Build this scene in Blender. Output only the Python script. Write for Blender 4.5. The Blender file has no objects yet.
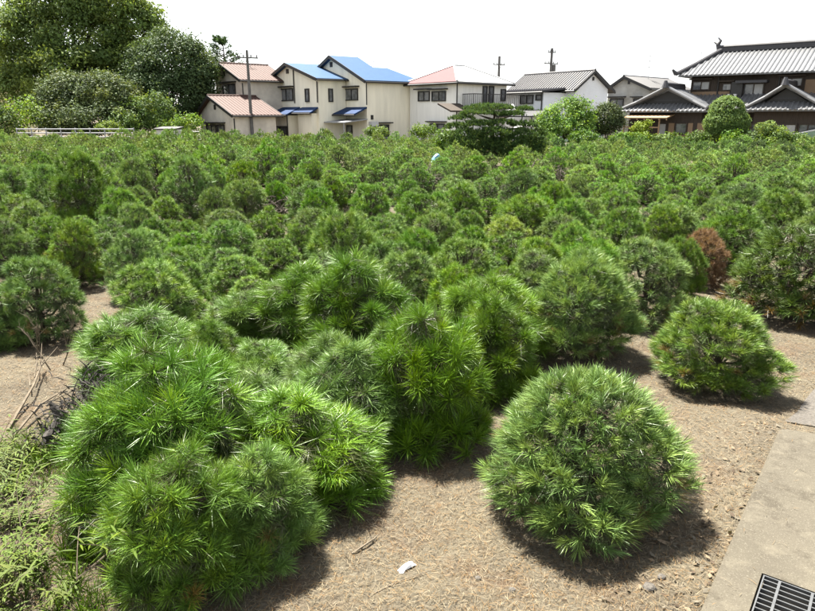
import bpy, math, random
import numpy as np
from mathutils import Vector, Matrix, noise

S = bpy.context.scene
COL = S.collection
# ------------------------------------------------------------------ camera, sky, sun, exposure
CAM_H, HORIZON, FPX = 2.2, 115.0, 650.0          # metres, photo row of the horizon, focal length in photo pixels (815 wide)
PITCH = math.atan((305.5 - HORIZON) / FPX)
cam = bpy.data.objects.new('camera', bpy.data.cameras.new('camera'))
COL.objects.link(cam)
cam.data.sensor_width = 36.0
cam.data.lens = 36.0 * FPX / 815.0
cam.data.clip_start, cam.data.clip_end = 0.05, 3000.0
cam.location = (0, 0, CAM_H)
cam.rotation_euler = (math.pi / 2 - PITCH, 0, 0)
S.camera = cam

SUN_EL, SUN_AZ = math.radians(63), math.radians(-32)   # azimuth from +Y, clockwise positive
to_sun = Vector((math.sin(SUN_AZ) * math.cos(SUN_EL), math.cos(SUN_AZ) * math.cos(SUN_EL), math.sin(SUN_EL)))
W = bpy.data.worlds.new('World'); S.world = W; W.use_nodes = True
wn = W.node_tree.nodes; wl = W.node_tree.links
bg = wn['Background']
sky = wn.new('ShaderNodeTexSky'); sky.sky_type = 'NISHITA'; sky.sun_disc = False
sky.sun_elevation = SUN_EL; sky.sun_rotation = SUN_AZ
sky.air_density, sky.dust_density, sky.ozone_density = 1.0, 1.6, 1.0
hs = wn.new('ShaderNodeHueSaturation'); hs.inputs['Saturation'].default_value = 0.3
wl.new(sky.outputs[0], hs.inputs['Color']); wl.new(hs.outputs[0], bg.inputs['Color'])
bg.inputs['Strength'].default_value = 0.07
sl = bpy.data.lights.new('sun', 'SUN'); sl.energy = 5.0; sl.angle = math.radians(0.6); sl.color = (1.0, 0.95, 0.86)
so = bpy.data.objects.new('sun', sl); COL.objects.link(so)
so.rotation_euler = to_sun.to_track_quat('Z', 'Y').to_euler(); so.location = (-20, 30, 60)
S.view_settings.view_transform = 'Standard'; S.view_settings.look = 'None'
S.view_settings.gamma = 1.0; S.view_settings.use_curve_mapping = False
S.view_settings.exposure = 2.42
S.cycles.max_bounces = 8; S.cycles.transparent_max_bounces = 8; S.cycles.transmission_bounces = 6

# ------------------------------------------------------------------ photo pixel <-> world
cp, sp = math.cos(PITCH), math.sin(PITCH)
def ray(px, py):
    x = (px - 407.5) / FPX; y = (305.5 - py) / FPX
    return np.array([x, cp + y * sp, -sp + y * cp])
def ground_pt(px, py, z=0.0):
    d = ray(px, py); t = (z - CAM_H) / d[2]
    return np.array([d[0] * t, d[1] * t, z])
def at_depth(px, py, Y):
    d = ray(px, py); t = Y / d[1]
    return np.array([d[0] * t, Y, CAM_H + d[2] * t])
def project(p):
    zc = p[1] * cp - (p[2] - CAM_H) * sp
    yc = p[1] * sp + (p[2] - CAM_H) * cp
    return 407.5 + FPX * p[0] / zc, 305.5 - FPX * yc / zc

# ------------------------------------------------------------------ scene helpers
def tag(o, label=None, cat=None, group=None, kind=None):
    if label: o['label'] = label
    if cat: o['category'] = cat
    if group: o['group'] = group
    if kind: o['kind'] = kind
    return o
def empty(name, loc, rotz=0.0, scale=(1, 1, 1)):
    o = bpy.data.objects.new(name, None); COL.objects.link(o)
    o.empty_display_size = 0.2
    o.location = [float(v) for v in loc]; o.rotation_euler = (0, 0, rotz); o.scale = scale
    return o
def link(name, me, parent=None):
    o = bpy.data.objects.new(name, me); COL.objects.link(o)
    if parent: o.parent = parent
    return o
class MB:
    """collects polygons; build() links them as one mesh object"""
    def __init__(s): s.v = []; s.f = []
    def poly(s, pts):
        n = len(s.v); s.v += [tuple(map(float, p)) for p in pts]; s.f.append(tuple(range(n, n + len(pts))))
    def box(s, x0, x1, y0, y1, z0, z1):
        n = len(s.v)
        s.v += [(x0, y0, z0), (x1, y0, z0), (x1, y1, z0), (x0, y1, z0), (x0, y0, z1), (x1, y0, z1), (x1, y1, z1), (x0, y1, z1)]
        s.f += [tuple(n + i for i in q) for q in ((3, 2, 1, 0), (4, 5, 6, 7), (0, 1, 5, 4), (1, 2, 6, 5), (2, 3, 7, 6), (3, 0, 4, 7))]
    def prism(s, pts, off):
        """closed polygon pts (3D) extruded by vector off"""
        n = len(s.v); k = len(pts)
        a = [tuple(map(float, p)) for p in pts]; b = [tuple(float(p[i]) + float(off[i]) for i in range(3)) for p in pts]
        s.v += a + b
        s.f.append(tuple(range(n + k - 1, n - 1, -1))); s.f.append(tuple(range(n + k, n + 2 * k)))
        for i in range(k):
            j = (i + 1) % k; s.f.append((n + i, n + j, n + k + j, n + k + i))
    def tube(s, pts, rad, seg=6, cap=True):
        pts = [Vector([float(c) for c in p]) for p in pts]
        if not isinstance(rad, (list, tuple)): rad = [rad] * len(pts)
        n0 = len(s.v); ref = Vector((0.31, 0.17, 0.93)).normalized()
        for i, p in enumerate(pts):
            t = (pts[min(i + 1, len(pts) - 1)] - pts[max(i - 1, 0)])
            t = t.normalized() if t.length > 1e-9 else Vector((0, 0, 1))
            r_ = ref if abs(t.dot(ref)) < 0.97 else Vector((1, 0, 0))
            a = t.cross(r_).normalized(); b = t.cross(a)
            for k in range(seg):
                w = 2 * math.pi * k / seg
                s.v.append(tuple(p + (a * math.cos(w) + b * math.sin(w)) * rad[i]))
        for i in range(len(pts) - 1):
            for k in range(seg):
                q = n0 + i * seg
                s.f.append((q + k, q + (k + 1) % seg, q + seg + (k + 1) % seg, q + seg + k))
        if cap:
            s.f.append(tuple(n0 + k for k in range(seg))[::-1])
            q = n0 + (len(pts) - 1) * seg; s.f.append(tuple(q + k for k in range(seg)))
    def mesh(s, name, mat, smooth=False):
        me = bpy.data.meshes.new(name); me.from_pydata(s.v, [], s.f); me.update()
        me.materials.append(mat)
        if smooth: me.polygons.foreach_set('use_smooth', [True] * len(me.polygons))
        return me
    def build(s, name, mat, parent=None, smooth=False):
        return link(name, s.mesh(name, mat, smooth), parent)
def tri_mesh(name, V, T, tint, mat):
    """big triangle mesh from numpy arrays with a per-point 'tint' colour"""
    me = bpy.data.meshes.new(name)
    me.vertices.add(len(V)); me.vertices.foreach_set('co', np.ascontiguousarray(V, dtype=np.float32).ravel())
    me.loops.add(3 * len(T)); me.loops.foreach_set('vertex_index', np.ascontiguousarray(T, dtype=np.int32).ravel())
    me.polygons.add(len(T)); me.polygons.foreach_set('loop_start', np.arange(0, 3 * len(T), 3, dtype=np.int32))
    me.update(calc_edges=True)
    at = me.attributes.new('tint', 'FLOAT_COLOR', 'POINT')
    c = np.ones((len(V), 4), dtype=np.float32); c[:, :3] = tint
    at.data.foreach_set('color', c.ravel())
    me.materials.append(mat)
    return me
def unit(a): return a / np.maximum(np.linalg.norm(a, axis=-1, keepdims=True), 1e-9)

# ------------------------------------------------------------------ materials
def new_mat(name):
    m = bpy.data.materials.new(name); m.use_nodes = True
    return m, m.node_tree.nodes, m.node_tree.links, m.node_tree.nodes['Principled BSDF']
def mix_col(n, l, fac, a, b, mode='MIX'):
    x = n.new('ShaderNodeMix'); x.data_type = 'RGBA'; x.blend_type = mode
    for sock, val in ((x.inputs[0], fac), (x.inputs[6], a), (x.inputs[7], b)):
        if hasattr(val, 'is_output'): l.new(val, sock)
        else: sock.default_value = val if not isinstance(val, tuple) else (*val, 1.0)[:4]
    return x.outputs[2]
def noise_fac(n, l, scale, lo, hi, detail=6, coord='Object', rough=0.6, stretch=None):
    tc = n.new('ShaderNodeTexCoord'); t = n.new('ShaderNodeTexNoise')
    t.inputs['Scale'].default_value = scale; t.inputs['Detail'].default_value = detail; t.inputs['Roughness'].default_value = rough
    src = tc.outputs[coord]
    if stretch:
        mp = n.new('ShaderNodeMapping'); mp.inputs['Scale'].default_value = stretch; l.new(src, mp.inputs[0]); src = mp.outputs[0]
    l.new(src, t.inputs['Vector'])
    mr = n.new('ShaderNodeMapRange'); mr.inputs[1].default_value = lo; mr.inputs[2].default_value = hi
    l.new(t.outputs[0], mr.inputs[0])
    return mr.outputs[0]
def plain(name, col, rough=0.7, spec=0.3, var=0.25, scale=3.0, metal=0.0, col2=None, bump=0.0, bscale=40.0, stretch=None):
    m, n, l, b = new_mat(name)
    if max(col) < 0.79 and not any(k in name for k in ('render', 'siding', 'wall')): col = tuple(c * 0.66 for c in col); col2 = tuple(c * 0.66 for c in col2) if col2 else None
    c2 = col2 or tuple(c * (1 - var) for c in col)
    l.new(mix_col(n, l, noise_fac(n, l, scale, 0.35, 0.68, stretch=stretch), col, c2), b.inputs['Base Color'])
    b.inputs['Roughness'].default_value = rough; b.inputs['Specular IOR Level'].default_value = spec; b.inputs['Metallic'].default_value = metal
    if bump:
        bp = n.new('ShaderNodeBump'); bp.inputs['Strength'].default_value = bump; bp.inputs['Distance'].default_value = 0.01
        l.new(noise_fac(n, l, bscale, 0.2, 0.8), bp.inputs['Height']); l.new(bp.outputs[0], b.inputs['Normal'])
    return m
def leaf_mat(name, col, trans=0.35, rough=0.5, spec=0.35, hue=0.012, val=0.15, tcol=None):
    """foliage: colour x tint attribute x per-object variation, part of the light passes through"""
    m, n, l, b = new_mat(name)
    at = n.new('ShaderNodeAttribute'); at.attribute_name = 'tint'
    base = mix_col(n, l, 1.0, col, at.outputs['Color'], 'MULTIPLY')
    oi = n.new('ShaderNodeObjectInfo')
    def rng(lo, hi, mul):
        a = n.new('ShaderNodeMath'); a.operation = 'MULTIPLY'; a.inputs[1].default_value = mul; l.new(oi.outputs['Random'], a.inputs[0])
        f = n.new('ShaderNodeMath'); f.operation = 'FRACT'; l.new(a.outputs[0], f.inputs[0])
        r = n.new('ShaderNodeMapRange'); r.inputs[3].default_value = lo; r.inputs[4].default_value = hi; l.new(f.outputs[0], r.inputs[0])
        return r.outputs[0]
    h = n.new('ShaderNodeHueSaturation'); l.new(base, h.inputs['Color'])
    l.new(rng(0.5 - hue, 0.5 + hue, 7.3), h.inputs['Hue']); l.new(rng(1 - val, 1 + val, 13.7), h.inputs['Value'])
    l.new(rng(0.82, 1.08, 29.1), h.inputs['Saturation'])
    l.new(h.outputs[0], b.inputs['Base Color'])
    b.inputs['Roughness'].default_value = rough; b.inputs['Specular IOR Level'].default_value = spec
    t = n.new('ShaderNodeBsdfTranslucent')
    tc = mix_col(n, l, 1.0, h.outputs[0], tcol or (1.25, 1.15, 0.55), 'MULTIPLY')
    l.new(tc, t.inputs['Color'])
    mx = n.new('ShaderNodeMixShader'); mx.inputs[0].default_value = trans
    l.new(b.outputs[0], mx.inputs[1]); l.new(t.outputs[0], mx.inputs[2])
    l.new(mx.outputs[0], n['Material Output'].inputs['Surface'])
    return m
M = {}
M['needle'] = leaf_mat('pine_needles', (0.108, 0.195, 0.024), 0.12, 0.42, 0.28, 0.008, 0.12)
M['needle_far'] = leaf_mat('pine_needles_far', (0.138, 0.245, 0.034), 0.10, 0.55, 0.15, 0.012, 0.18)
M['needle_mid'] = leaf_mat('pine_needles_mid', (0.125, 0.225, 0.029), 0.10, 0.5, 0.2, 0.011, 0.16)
M['needle_dark'] = leaf_mat('dark_needles', (0.055, 0.10, 0.034), 0.25, 0.6, 0.15)
M['needle_dead'] = leaf_mat('dead_needles', (0.185, 0.115, 0.07), 0.25, 0.7, 0.1)
M['leaf'] = leaf_mat('broad_leaves', (0.08, 0.145, 0.027), 0.35, 0.6, 0.15)
M['leaf_dark'] = leaf_mat('dark_leaves', (0.056, 0.094, 0.028), 0.25, 0.65, 0.12)
M['leaf_weed'] = leaf_mat('weed_leaves', (0.070, 0.108, 0.014), 0.3, 0.6, 0.12)
M['bark'] = plain('bark', (0.11, 0.085, 0.065), 0.9, 0.1, 0.5, 18, bump=0.6, bscale=60)
M['twig'] = plain('dry_twig', (0.22, 0.18, 0.13), 0.85, 0.1, 0.4, 20)
M['dead_grey'] = plain('dead_grey_wood', (0.16, 0.135, 0.11), 0.9, 0.1, 0.5, 15)
M['black'] = plain('blackened_wood', (0.03, 0.028, 0.026), 0.9, 0.1, 0.4, 25, col2=(0.11, 0.10, 0.09))
M['cream'] = plain('cream_render', (0.86, 0.80, 0.65), 0.85, 0.15, 0.17, 0.7, bump=0.1, stretch=(2.5, 2.5, 0.3))
M['beige'] = plain('weathered_render', (0.64, 0.58, 0.49), 0.9, 0.1, 0.25, 0.9, col2=(0.46, 0.41, 0.35))
M['greywall'] = plain('pale_grey_siding', (0.78, 0.76, 0.71), 0.8, 0.15, 0.12, 0.8, stretch=(6, 6, 0.4))
M['white'] = plain('white_render', (0.78, 0.80, 0.82), 0.8, 0.2, 0.08, 0.6)
M['greyrender'] = plain('stained_grey_render', (0.44, 0.43, 0.39), 0.9, 0.1, 0.3, 0.8, col2=(0.27, 0.26, 0.23))
M['blue'] = plain('blue_metal_roof', (0.040, 0.10, 0.21), 0.65, 0.1, 0.12, 2)
M['darkblue'] = plain('dark_blue_roof', (0.020, 0.052, 0.14), 0.7, 0.1, 0.2, 2)
M['redtile'] = plain('red_brown_tile', (0.12, 0.066, 0.052), 0.7, 0.25, 0.3, 5)
M['pink'] = plain('faded_red_metal', (0.15, 0.05, 0.054), 0.7, 0.15, 0.12, 2)
M['kawara'] = plain('grey_roof_tile', (0.19, 0.193, 0.197), 0.30, 0.9, 0.25, 3)
M['slate'] = plain('dark_grey_roof', (0.055, 0.053, 0.058), 0.5, 0.4, 0.2, 3)
M['frame'] = plain('dark_frame', (0.035, 0.033, 0.03), 0.5, 0.4, 0.2, 5)
M['dkwood'] = plain('dark_timber', (0.085, 0.066, 0.052), 0.75, 0.2, 0.35, 4, stretch=(4, 4, 0.5))
M['ltwood'] = plain('light_timber', (0.42, 0.28, 0.16), 0.75, 0.2, 0.25, 4)
M['tan'] = plain('tan_plaster', (0.36, 0.25, 0.16), 0.85, 0.1, 0.15, 2)
M['curtain'] = plain('pale_curtain', (0.6, 0.6, 0.58), 0.85, 0.1, 0.3, 6, stretch=(9, 9, 0.3))
M['metal'] = plain('grey_metal', (0.42, 0.43, 0.44), 0.45, 0.5, 0.15, 4)
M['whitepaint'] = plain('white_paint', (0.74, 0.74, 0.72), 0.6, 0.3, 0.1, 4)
M['pole'] = plain('concrete_pole', (0.20, 0.19, 0.18), 0.85, 0.15, 0.3, 3)
M['cable'] = plain('cable', (0.03, 0.03, 0.03), 0.6, 0.3, 0.1, 3)
M['galv'] = plain('galvanised_steel', (0.20, 0.205, 0.205), 0.42, 0.5, 0.2, 14, metal=0.6)
M['pit'] = plain('drain_concrete', (0.24, 0.25, 0.26), 0.95, 0.1, 0.5, 8)
M['bluesheet'] = plain('light_blue_sheet', (0.16, 0.42, 0.66), 0.5, 0.4, 0.15, 6)
M['paper'] = plain('white_scrap', (0.8, 0.8, 0.78), 0.6, 0.3, 0.1, 10)
M['net'] = plain('pale_green_sheet', (0.38, 0.52, 0.42), 0.6, 0.3, 0.15, 4)
M['yellowwall'] = plain('yellow_wall', (0.60, 0.55, 0.30), 0.8, 0.2, 0.1, 1)
m, n, l, b = new_mat('window_glass'); M['glass'] = m
b.inputs['Roughness'].default_value = 0.08; b.inputs['Specular IOR Level'].default_value = 0.8
l.new(mix_col(n, l, noise_fac(n, l, 1.3, 0.4, 0.6), (0.05, 0.055, 0.06), (0.16, 0.165, 0.17)), b.inputs['Base Color'])

def soil_material():
    m, n, l, b = new_mat('needle_littered_soil')
    c = mix_col(n, l, noise_fac(n, l, 0.9, 0.38, 0.62, 5), (0.0808, 0.0685, 0.0492), (0.0957, 0.0811, 0.0556))
    c = mix_col(n, l, noise_fac(n, l, 2.1, 0.50, 0.66, 7), c, (0.0808, 0.0564, 0.0364))
    c = mix_col(n, l, noise_fac(n, l, 46, 0.50, 0.70, 4, stretch=(1, 0.35, 1)), c, (0.0424, 0.0360, 0.0265))
    c = mix_col(n, l, noise_fac(n, l, 80, 0.54, 0.68, 4, stretch=(0.3, 1, 1)), c, (0.1191, 0.1058, 0.0791))
    c = mix_col(n, l, noise_fac(n, l, 1.3, 0.56, 0.72, 6), c, (0.0489, 0.0405, 0.0300))
    l.new(c, b.inputs['Base Color']); b.inputs['Roughness'].default_value = 0.95; b.inputs['Specular IOR Level'].default_value = 0.1
    bp = n.new('ShaderNodeBump'); bp.inputs['Strength'].default_value = 0.9; bp.inputs['Distance'].default_value = 0.012
    l.new(noise_fac(n, l, 60, 0.2, 0.8, 8), bp.inputs['Height']); l.new(bp.outputs[0], b.inputs['Normal'])
    return m
def concrete_material():
    m, n, l, b = new_mat('weathered_concrete')
    c = mix_col(n, l, noise_fac(n, l, 2.2, 0.36, 0.66, 8), (0.0794, 0.0700, 0.0514), (0.0610, 0.0535, 0.0396))
    c = mix_col(n, l, noise_fac(n, l, 3.2, 0.54, 0.64, 9, rough=0.75), c, (0.0461, 0.0395, 0.0281))
    c = mix_col(n, l, noise_fac(n, l, 9, 0.52, 0.72, 8), c, (0.0924, 0.0815, 0.0598))
    c = mix_col(n, l, noise_fac(n, l, 130, 0.56, 0.70, 3), c, (0.1110, 0.0997, 0.0765))
    c = mix_col(n, l, noise_fac(n, l, 90, 0.60, 0.72, 3, stretch=(1, 1.2, 1)), c, (0.0444, 0.0384, 0.0281))
    l.new(c, b.inputs['Base Color']); b.inputs['Roughness'].default_value = 0.9; b.inputs['Specular IOR Level'].default_value = 0.2
    bp = n.new('ShaderNodeBump'); bp.inputs['Strength'].default_value = 0.5; bp.inputs['Distance'].default_value = 0.004
    l.new(noise_fac(n, l, 120, 0.2, 0.8, 8), bp.inputs['Height']); l.new(bp.outputs[0], b.inputs['Normal'])
    return m
M['soil'] = soil_material(); M['concrete'] = concrete_material()
M['rubble'] = plain('grey_gravel', (0.17, 0.155, 0.135), 0.95, 0.1, 0.5, 45, bump=0.9, bscale=70)

# ------------------------------------------------------------------ ground, slab
SLAB_Z = 0.12
sc0 = ground_pt(780, 427, SLAB_Z); sl_ = ground_pt(700, 611, SLAB_Z); sr_ = ground_pt(815, 433, SLAB_Z)
E2 = unit((sl_ - sc0)[:2]); E1 = unit((sr_ - sc0)[:2])
def slab_side(x, y):
    """metres outside the slab (negative inside)"""
    dx, dy = x - sc0[0], y - sc0[1]
    n2 = np.array([-E2[1], E2[0]]); n2 = n2 if n2 @ E1 < 0 else -n2
    n1 = np.array([-E1[1], E1[0]]); n1 = n1 if n1 @ E2 < 0 else -n1
    return max(dx * n2[0] + dy * n2[1], dx * n1[0] + dy * n1[1])
def ground_z(x, y):
    r = math.hypot(x, y)
    h = 0.0
    if r < 16:
        h = 0.05 * noise.noise((x * 0.7, y * 0.7, 3.0)) + 0.022 * noise.noise((x * 2.6, y * 2.6, 1.0)) + 0.010 * noise.noise((x * 8, y * 8, 5.0))
        h *= min(1.0, (16 - r) / 6)
        d = slab_side(x, y)
        k = max(0.0, 1 - max(d, 0) / 0.7)
        h = h * (1 - 0.7 * k) + 0.082 * k * k * (3 - 2 * k)
    return h
def axis(dense0, dense1, step, far0, far1):
    a = list(np.arange(dense0, dense1 + 1e-6, step))
    x, s = dense1, step
    while x < far1: s *= 1.25; x += s; a.append(x)
    x, s = dense0, step
    while x > far0: s *= 1.25; x -= s; a.insert(0, x)
    return np.array(a)
gx = axis(-4.5, 5.0, 0.055, -900, 900); gy = axis(1.2, 9.0, 0.055, -60, 1600)
V = [(float(x), float(y), ground_z(x, y)) for y in gy for x in gx]
nx = len(gx)
F = [(j * nx + i, j * nx + i + 1, (j + 1) * nx + i + 1, (j + 1) * nx + i) for j in range(len(gy) - 1) for i in range(nx - 1)]
me = bpy.data.meshes.new('ground'); me.from_pydata(V, [], F); me.update(); me.materials.append(M['soil'])
me.polygons.foreach_set('use_smooth', [True] * len(F))
ground = tag(link('ground', me), kind='structure')

# slab in its own frame: x = E1, y = away from the camera along -E2
sa = math.atan2(-E2[1], -E2[0]) - math.pi / 2
slab_o = empty('slab_frame', (sc0[0], sc0[1], 0), sa); slab_inv = Matrix.Rotation(-sa, 3, 'Z')
def to_slab(p): return slab_inv @ Vector((p[0] - sc0[0], p[1] - sc0[1], 0))
bpy.data.objects.remove(slab_o)
g0 = to_slab(ground_pt(762, 573, SLAB_Z)); g1 = to_slab(ground_pt(815, 590, SLAB_Z))
GX0, GY1 = g0.x, g0.y
GW, GL = 0.56, 0.95
GX1, GY0 = GX0 + GW, GY1 - GL
top = to_slab(sr_)
def slab_top_y(x): return top.y / top.x * x           # the far edge is slightly skew
mb = MB(); X1, Y0 = 2.6, -5.0; c = 0.018
def slab_prism(pts):
    pts3 = [(x, y, -0.15) for x, y in pts]; mb.prism(pts3, (0, 0, SLAB_Z + 0.15))
slab_prism([(0, Y0), (GX0, Y0), (GX0, GY0), (GX0, GY1), (GX0, slab_top_y(GX0)), (0.035, slab_top_y(0.035)), (0.0, -0.035)])
slab_prism([(GX0, GY1), (GX1, GY1), (GX1, slab_top_y(GX1)), (GX0, slab_top_y(GX0))])
slab_prism([(GX0, Y0), (GX1, Y0), (GX1, GY0), (GX0, GY0)])
slab_prism([(GX1, Y0), (X1, Y0), (X1, slab_top_y(X1)), (GX1, slab_top_y(GX1)), (GX1, GY1), (GX1, GY0)])
import bmesh
bm = bmesh.new()
for v in mb.v: bm.verts.new(v)
bm.verts.ensure_lookup_table()
for f in mb.f: bm.faces.new([bm.verts[i] for i in f])
bmesh.ops.remove_doubles(bm, verts=bm.verts, dist=0.0005)
# drop the inner walls two prisms share
seen = {}
for f in bm.faces: seen.setdefault(tuple(sorted(v.index for v in f.verts)), []).append(f)
bm.verts.index_update()
seen = {}
for f in bm.faces: seen.setdefault(tuple(sorted(v.index for v in f.verts)), []).append(f)
bmesh.ops.delete(bm, geom=[f for fs in seen.values() if len(fs) > 1 for f in fs], context='FACES_ONLY')
be = [e for e in bm.edges if all(abs(v.co.z - SLAB_Z) < 1e-4 for v in e.verts) and
      (all(v.co.x < 0.036 for v in e.verts) or all(abs(v.co.y - slab_top_y(v.co.x)) < 0.002 for v in e.verts))]
bmesh.ops.bevel(bm, geom=be, offset=0.014, segments=2, affect='EDGES')
me = bpy.data.meshes.new('concrete_pavement'); bm.to_mesh(me); bm.free(); me.materials.append(M['concrete'])
slab = link('concrete_pavement', me); slab.location = (sc0[0], sc0[1], 0); slab.rotation_euler = (0, 0, sa); tag(slab, kind='structure')
# drain pit + grating
mb = MB()
mb.box(GX0 + 0.003, GX1 - 0.003, GY0 + 0.003, GY1 - 0.003, -0.02, 0.0)
pit = mb.build('drain_floor', M['pit']); pit.location = slab.location; pit.rotation_euler = slab.rotation_euler; tag(pit, kind='structure')
gr = tag(empty('drain_grating', Matrix.Rotation(sa, 3, 'Z') @ Vector((GX0, GY1, 0)) + Vector((sc0[0], sc0[1], SLAB_Z)), sa),
         'galvanised steel grating set into the concrete pavement', 'drain grate')
mb = MB(); g = 0.008
for (a0, a1, b0, b1) in ((g, g + 0.006, -GL + g, -g), (GW - g - 0.006, GW - g, -GL + g, -g)): mb.box(a0, a1, b0, b1, -0.035, -0.001)
mb.box(g + 0.006, GW - g - 0.006, -g - 0.006, -g, -0.035, -0.001); mb.box(g + 0.006, GW - g - 0.006, -GL + g, -GL + g + 0.006, -0.035, -0.001)
mb.build('frame', M['galv'], gr)
mb = MB(); y = -0.042
while y > -GL + 0.03: mb.box(g + 0.0065, GW - g - 0.0065, y, y + 0.006, -0.036, -0.003); y -= 0.037
mb.build('bearing_bars', M['galv'], gr)
mb = MB(); x = 0.072
while x < GW - 0.03: mb.box(x, x + 0.011, -GL + 0.016, -0.016, -0.012, 0.0005); x += 0.131
mb.build('cross_bars', M['galv'], gr)
# coarse gravel strip beyond the slab
mb = MB(); rr = random.Random(5)
p0 = ground_pt(792, 432); 
pts = [(783, 430), (797, 412), (806, 398), (815, 388), (900, 380), (900, 450)]
P = [ground_pt(*q, 0.0) for q in pts]
nb = MB(); nb.poly([(p[0], p[1], ground_z(p[0], p[1]) + 0.008) for p in P]); nb.build('gravel_path', M['rubble']); tag(bpy.data.objects['gravel_path'], kind='structure')

# ------------------------------------------------------------------ needle tufts
def ball(rng, n):
    return unit(rng.normal(size=(n, 3)))
def sample_lobes(rng, lobes, n, shell=(0.9, 1.0), zmin=0.03, inner=0.9):
    """points on the outside of a union of ellipsoids: (centres+radii) rows cx cy cz rx ry rz"""
    L = np.array(lobes, float); area = L[:, 3] * L[:, 4] + L[:, 3] * L[:, 5] + L[:, 4] * L[:, 5]
    P, N = [], []; got = 0
    while got < n:
        k = rng.choice(len(L), size=3 * n, p=area / area.sum()); d = ball(rng, 3 * n)
        s = rng.uniform(shell[0], shell[1], size=(3 * n, 1))
        p = L[k, :3] + d * L[k, 3:] * s; nn = unit(d / L[k, 3:])
        ok = p[:, 2] > zmin
        for j in range(len(L)):
            q = (p - L[j, :3]) / L[j, 3:]
            ok &= ~((np.linalg.norm(q, axis=1) < inner * shell[0]) & (k != j))
        P.append(p[ok]); N.append(nn[ok]); got += ok.sum()
    return np.concatenate(P)[:n], np.concatenate(N)[:n]
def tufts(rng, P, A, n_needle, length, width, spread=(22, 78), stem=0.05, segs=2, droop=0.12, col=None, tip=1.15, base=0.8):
    """brushes of needles: P points, A axes, col per-tuft colour -> V, T, tint"""
    n = len(P); N = n * n_needle
    a = np.repeat(A, n_needle, 0); p = np.repeat(P, n_needle, 0)
    th = np.radians(rng.uniform(spread[0], spread[1], N)); ph = rng.uniform(0, 2 * math.pi, N)
    r = np.where(np.abs(a[:, 2:3]) < 0.9, np.array([[0, 0, 1.0]]), np.array([[1.0, 0, 0]]))
    u = unit(np.cross(a, r)); v = np.cross(a, u)
    d = a * np.cos(th)[:, None] + (u * np.cos(ph)[:, None] + v * np.sin(ph)[:, None]) * np.sin(th)[:, None]
    s0 = rng.uniform(-0.6, 1.0, N) * stem * (1.1 - th / 1.6)
    b0 = p + a * s0[:, None]
    ln = length * rng.uniform(0.7, 1.1, N) * np.repeat(rng.uniform(0.8, 1.12, n), n_needle)
    w = unit(np.cross(d, ball(rng, N))) * (width * rng.uniform(0.75, 1.2, N) * 0.5)[:, None]
    tipp = b0 + d * ln[:, None]; tipp[:, 2] -= droop * ln
    c = np.repeat(col, n_needle, 0) * rng.uniform(0.82, 1.18, (N, 1))
    if segs == 1:
        V = np.stack([b0 - w, b0 + w, tipp], 1).reshape(-1, 3)
        T = np.arange(3 * N).reshape(-1, 3)
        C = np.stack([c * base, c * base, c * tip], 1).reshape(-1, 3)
    else:
        mid = b0 + d * (ln * 0.55)[:, None]; mid[:, 2] -= droop * ln * 0.2
        V = np.stack([b0 - w * 0.7, b0 + w * 0.7, mid - w, mid + w, tipp], 1).reshape(-1, 3)
        k = (np.arange(N) * 5)[:, None, None]
        T = (k + np.array([[0, 1, 3], [0, 3, 2], [2, 3, 4]])[None]).reshape(-1, 3)
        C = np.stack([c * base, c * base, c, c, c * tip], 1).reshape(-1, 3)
    return V, T, C
def join(parts):
    V, T, C = [], [], []; o = 0
    for v, t, c in parts:
        V.append(v); T.append(t + o); C.append(c); o += len(v)
    return np.concatenate(V), np.concatenate(T), np.concatenate(C)
def mound_lobes(rng, n=9, flat=1.0, tall=1.0):
    L = [(0, 0, 0.38, 0.31, 0.31, 0.40 * tall)]
    for cnt, r0, r1, z0, z1, R0, R1 in ((n, 0.27, 0.36, 0.08, 0.17, 0.15, 0.20), (max(4, n - 4), 0.20, 0.29, 0.34, 0.48, 0.16, 0.22), (5, 0.14, 0.22, 0.54, 0.66, 0.16, 0.21), (1, 0.0, 0.05, 0.76, 0.82, 0.15, 0.19)):
        a0 = rng.uniform(0, 6.28)
        for i in range(cnt):
            a = a0 + 6.283 * i / cnt + rng.uniform(-0.35, 0.35); r, z, R = rng.uniform(r0, r1), rng.uniform(z0, z1), rng.uniform(R0, R1)
            L.append((r * math.cos(a), r * math.sin(a), z * tall, R, R, R * rng.uniform(0.85, 1.1) * flat))
    return L
def dome_lobes(rng, n=6, tall=1.0):
    """a compact clipped dome with a few shallow heads on it"""
    L = [(rng.uniform(-.04, .04), rng.uniform(-.04, .04), 0.40, 0.37, 0.37, 0.50 * tall), (0, 0, 0.20, 0.43, 0.43, 0.22)]
    for cnt, r0, r1, z0, z1, R0, R1 in ((n, 0.27, 0.34, 0.10, 0.30, 0.15, 0.20), (n - 1, 0.20, 0.28, 0.40, 0.58, 0.15, 0.21), (3, 0.06, 0.15, 0.68, 0.80, 0.13, 0.18)):
        a0 = rng.uniform(0, 6.28)
        for i in range(cnt):
            a = a0 + 6.283 * i / cnt + rng.uniform(-0.4, 0.4); r, z, q = rng.uniform(r0, r1), rng.uniform(z0, z1), rng.uniform(R0, R1)
            L.append((r * math.cos(a), r * math.sin(a), z * tall, q, q, q * rng.uniform(0.75, 1.0)))
    return L
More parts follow.
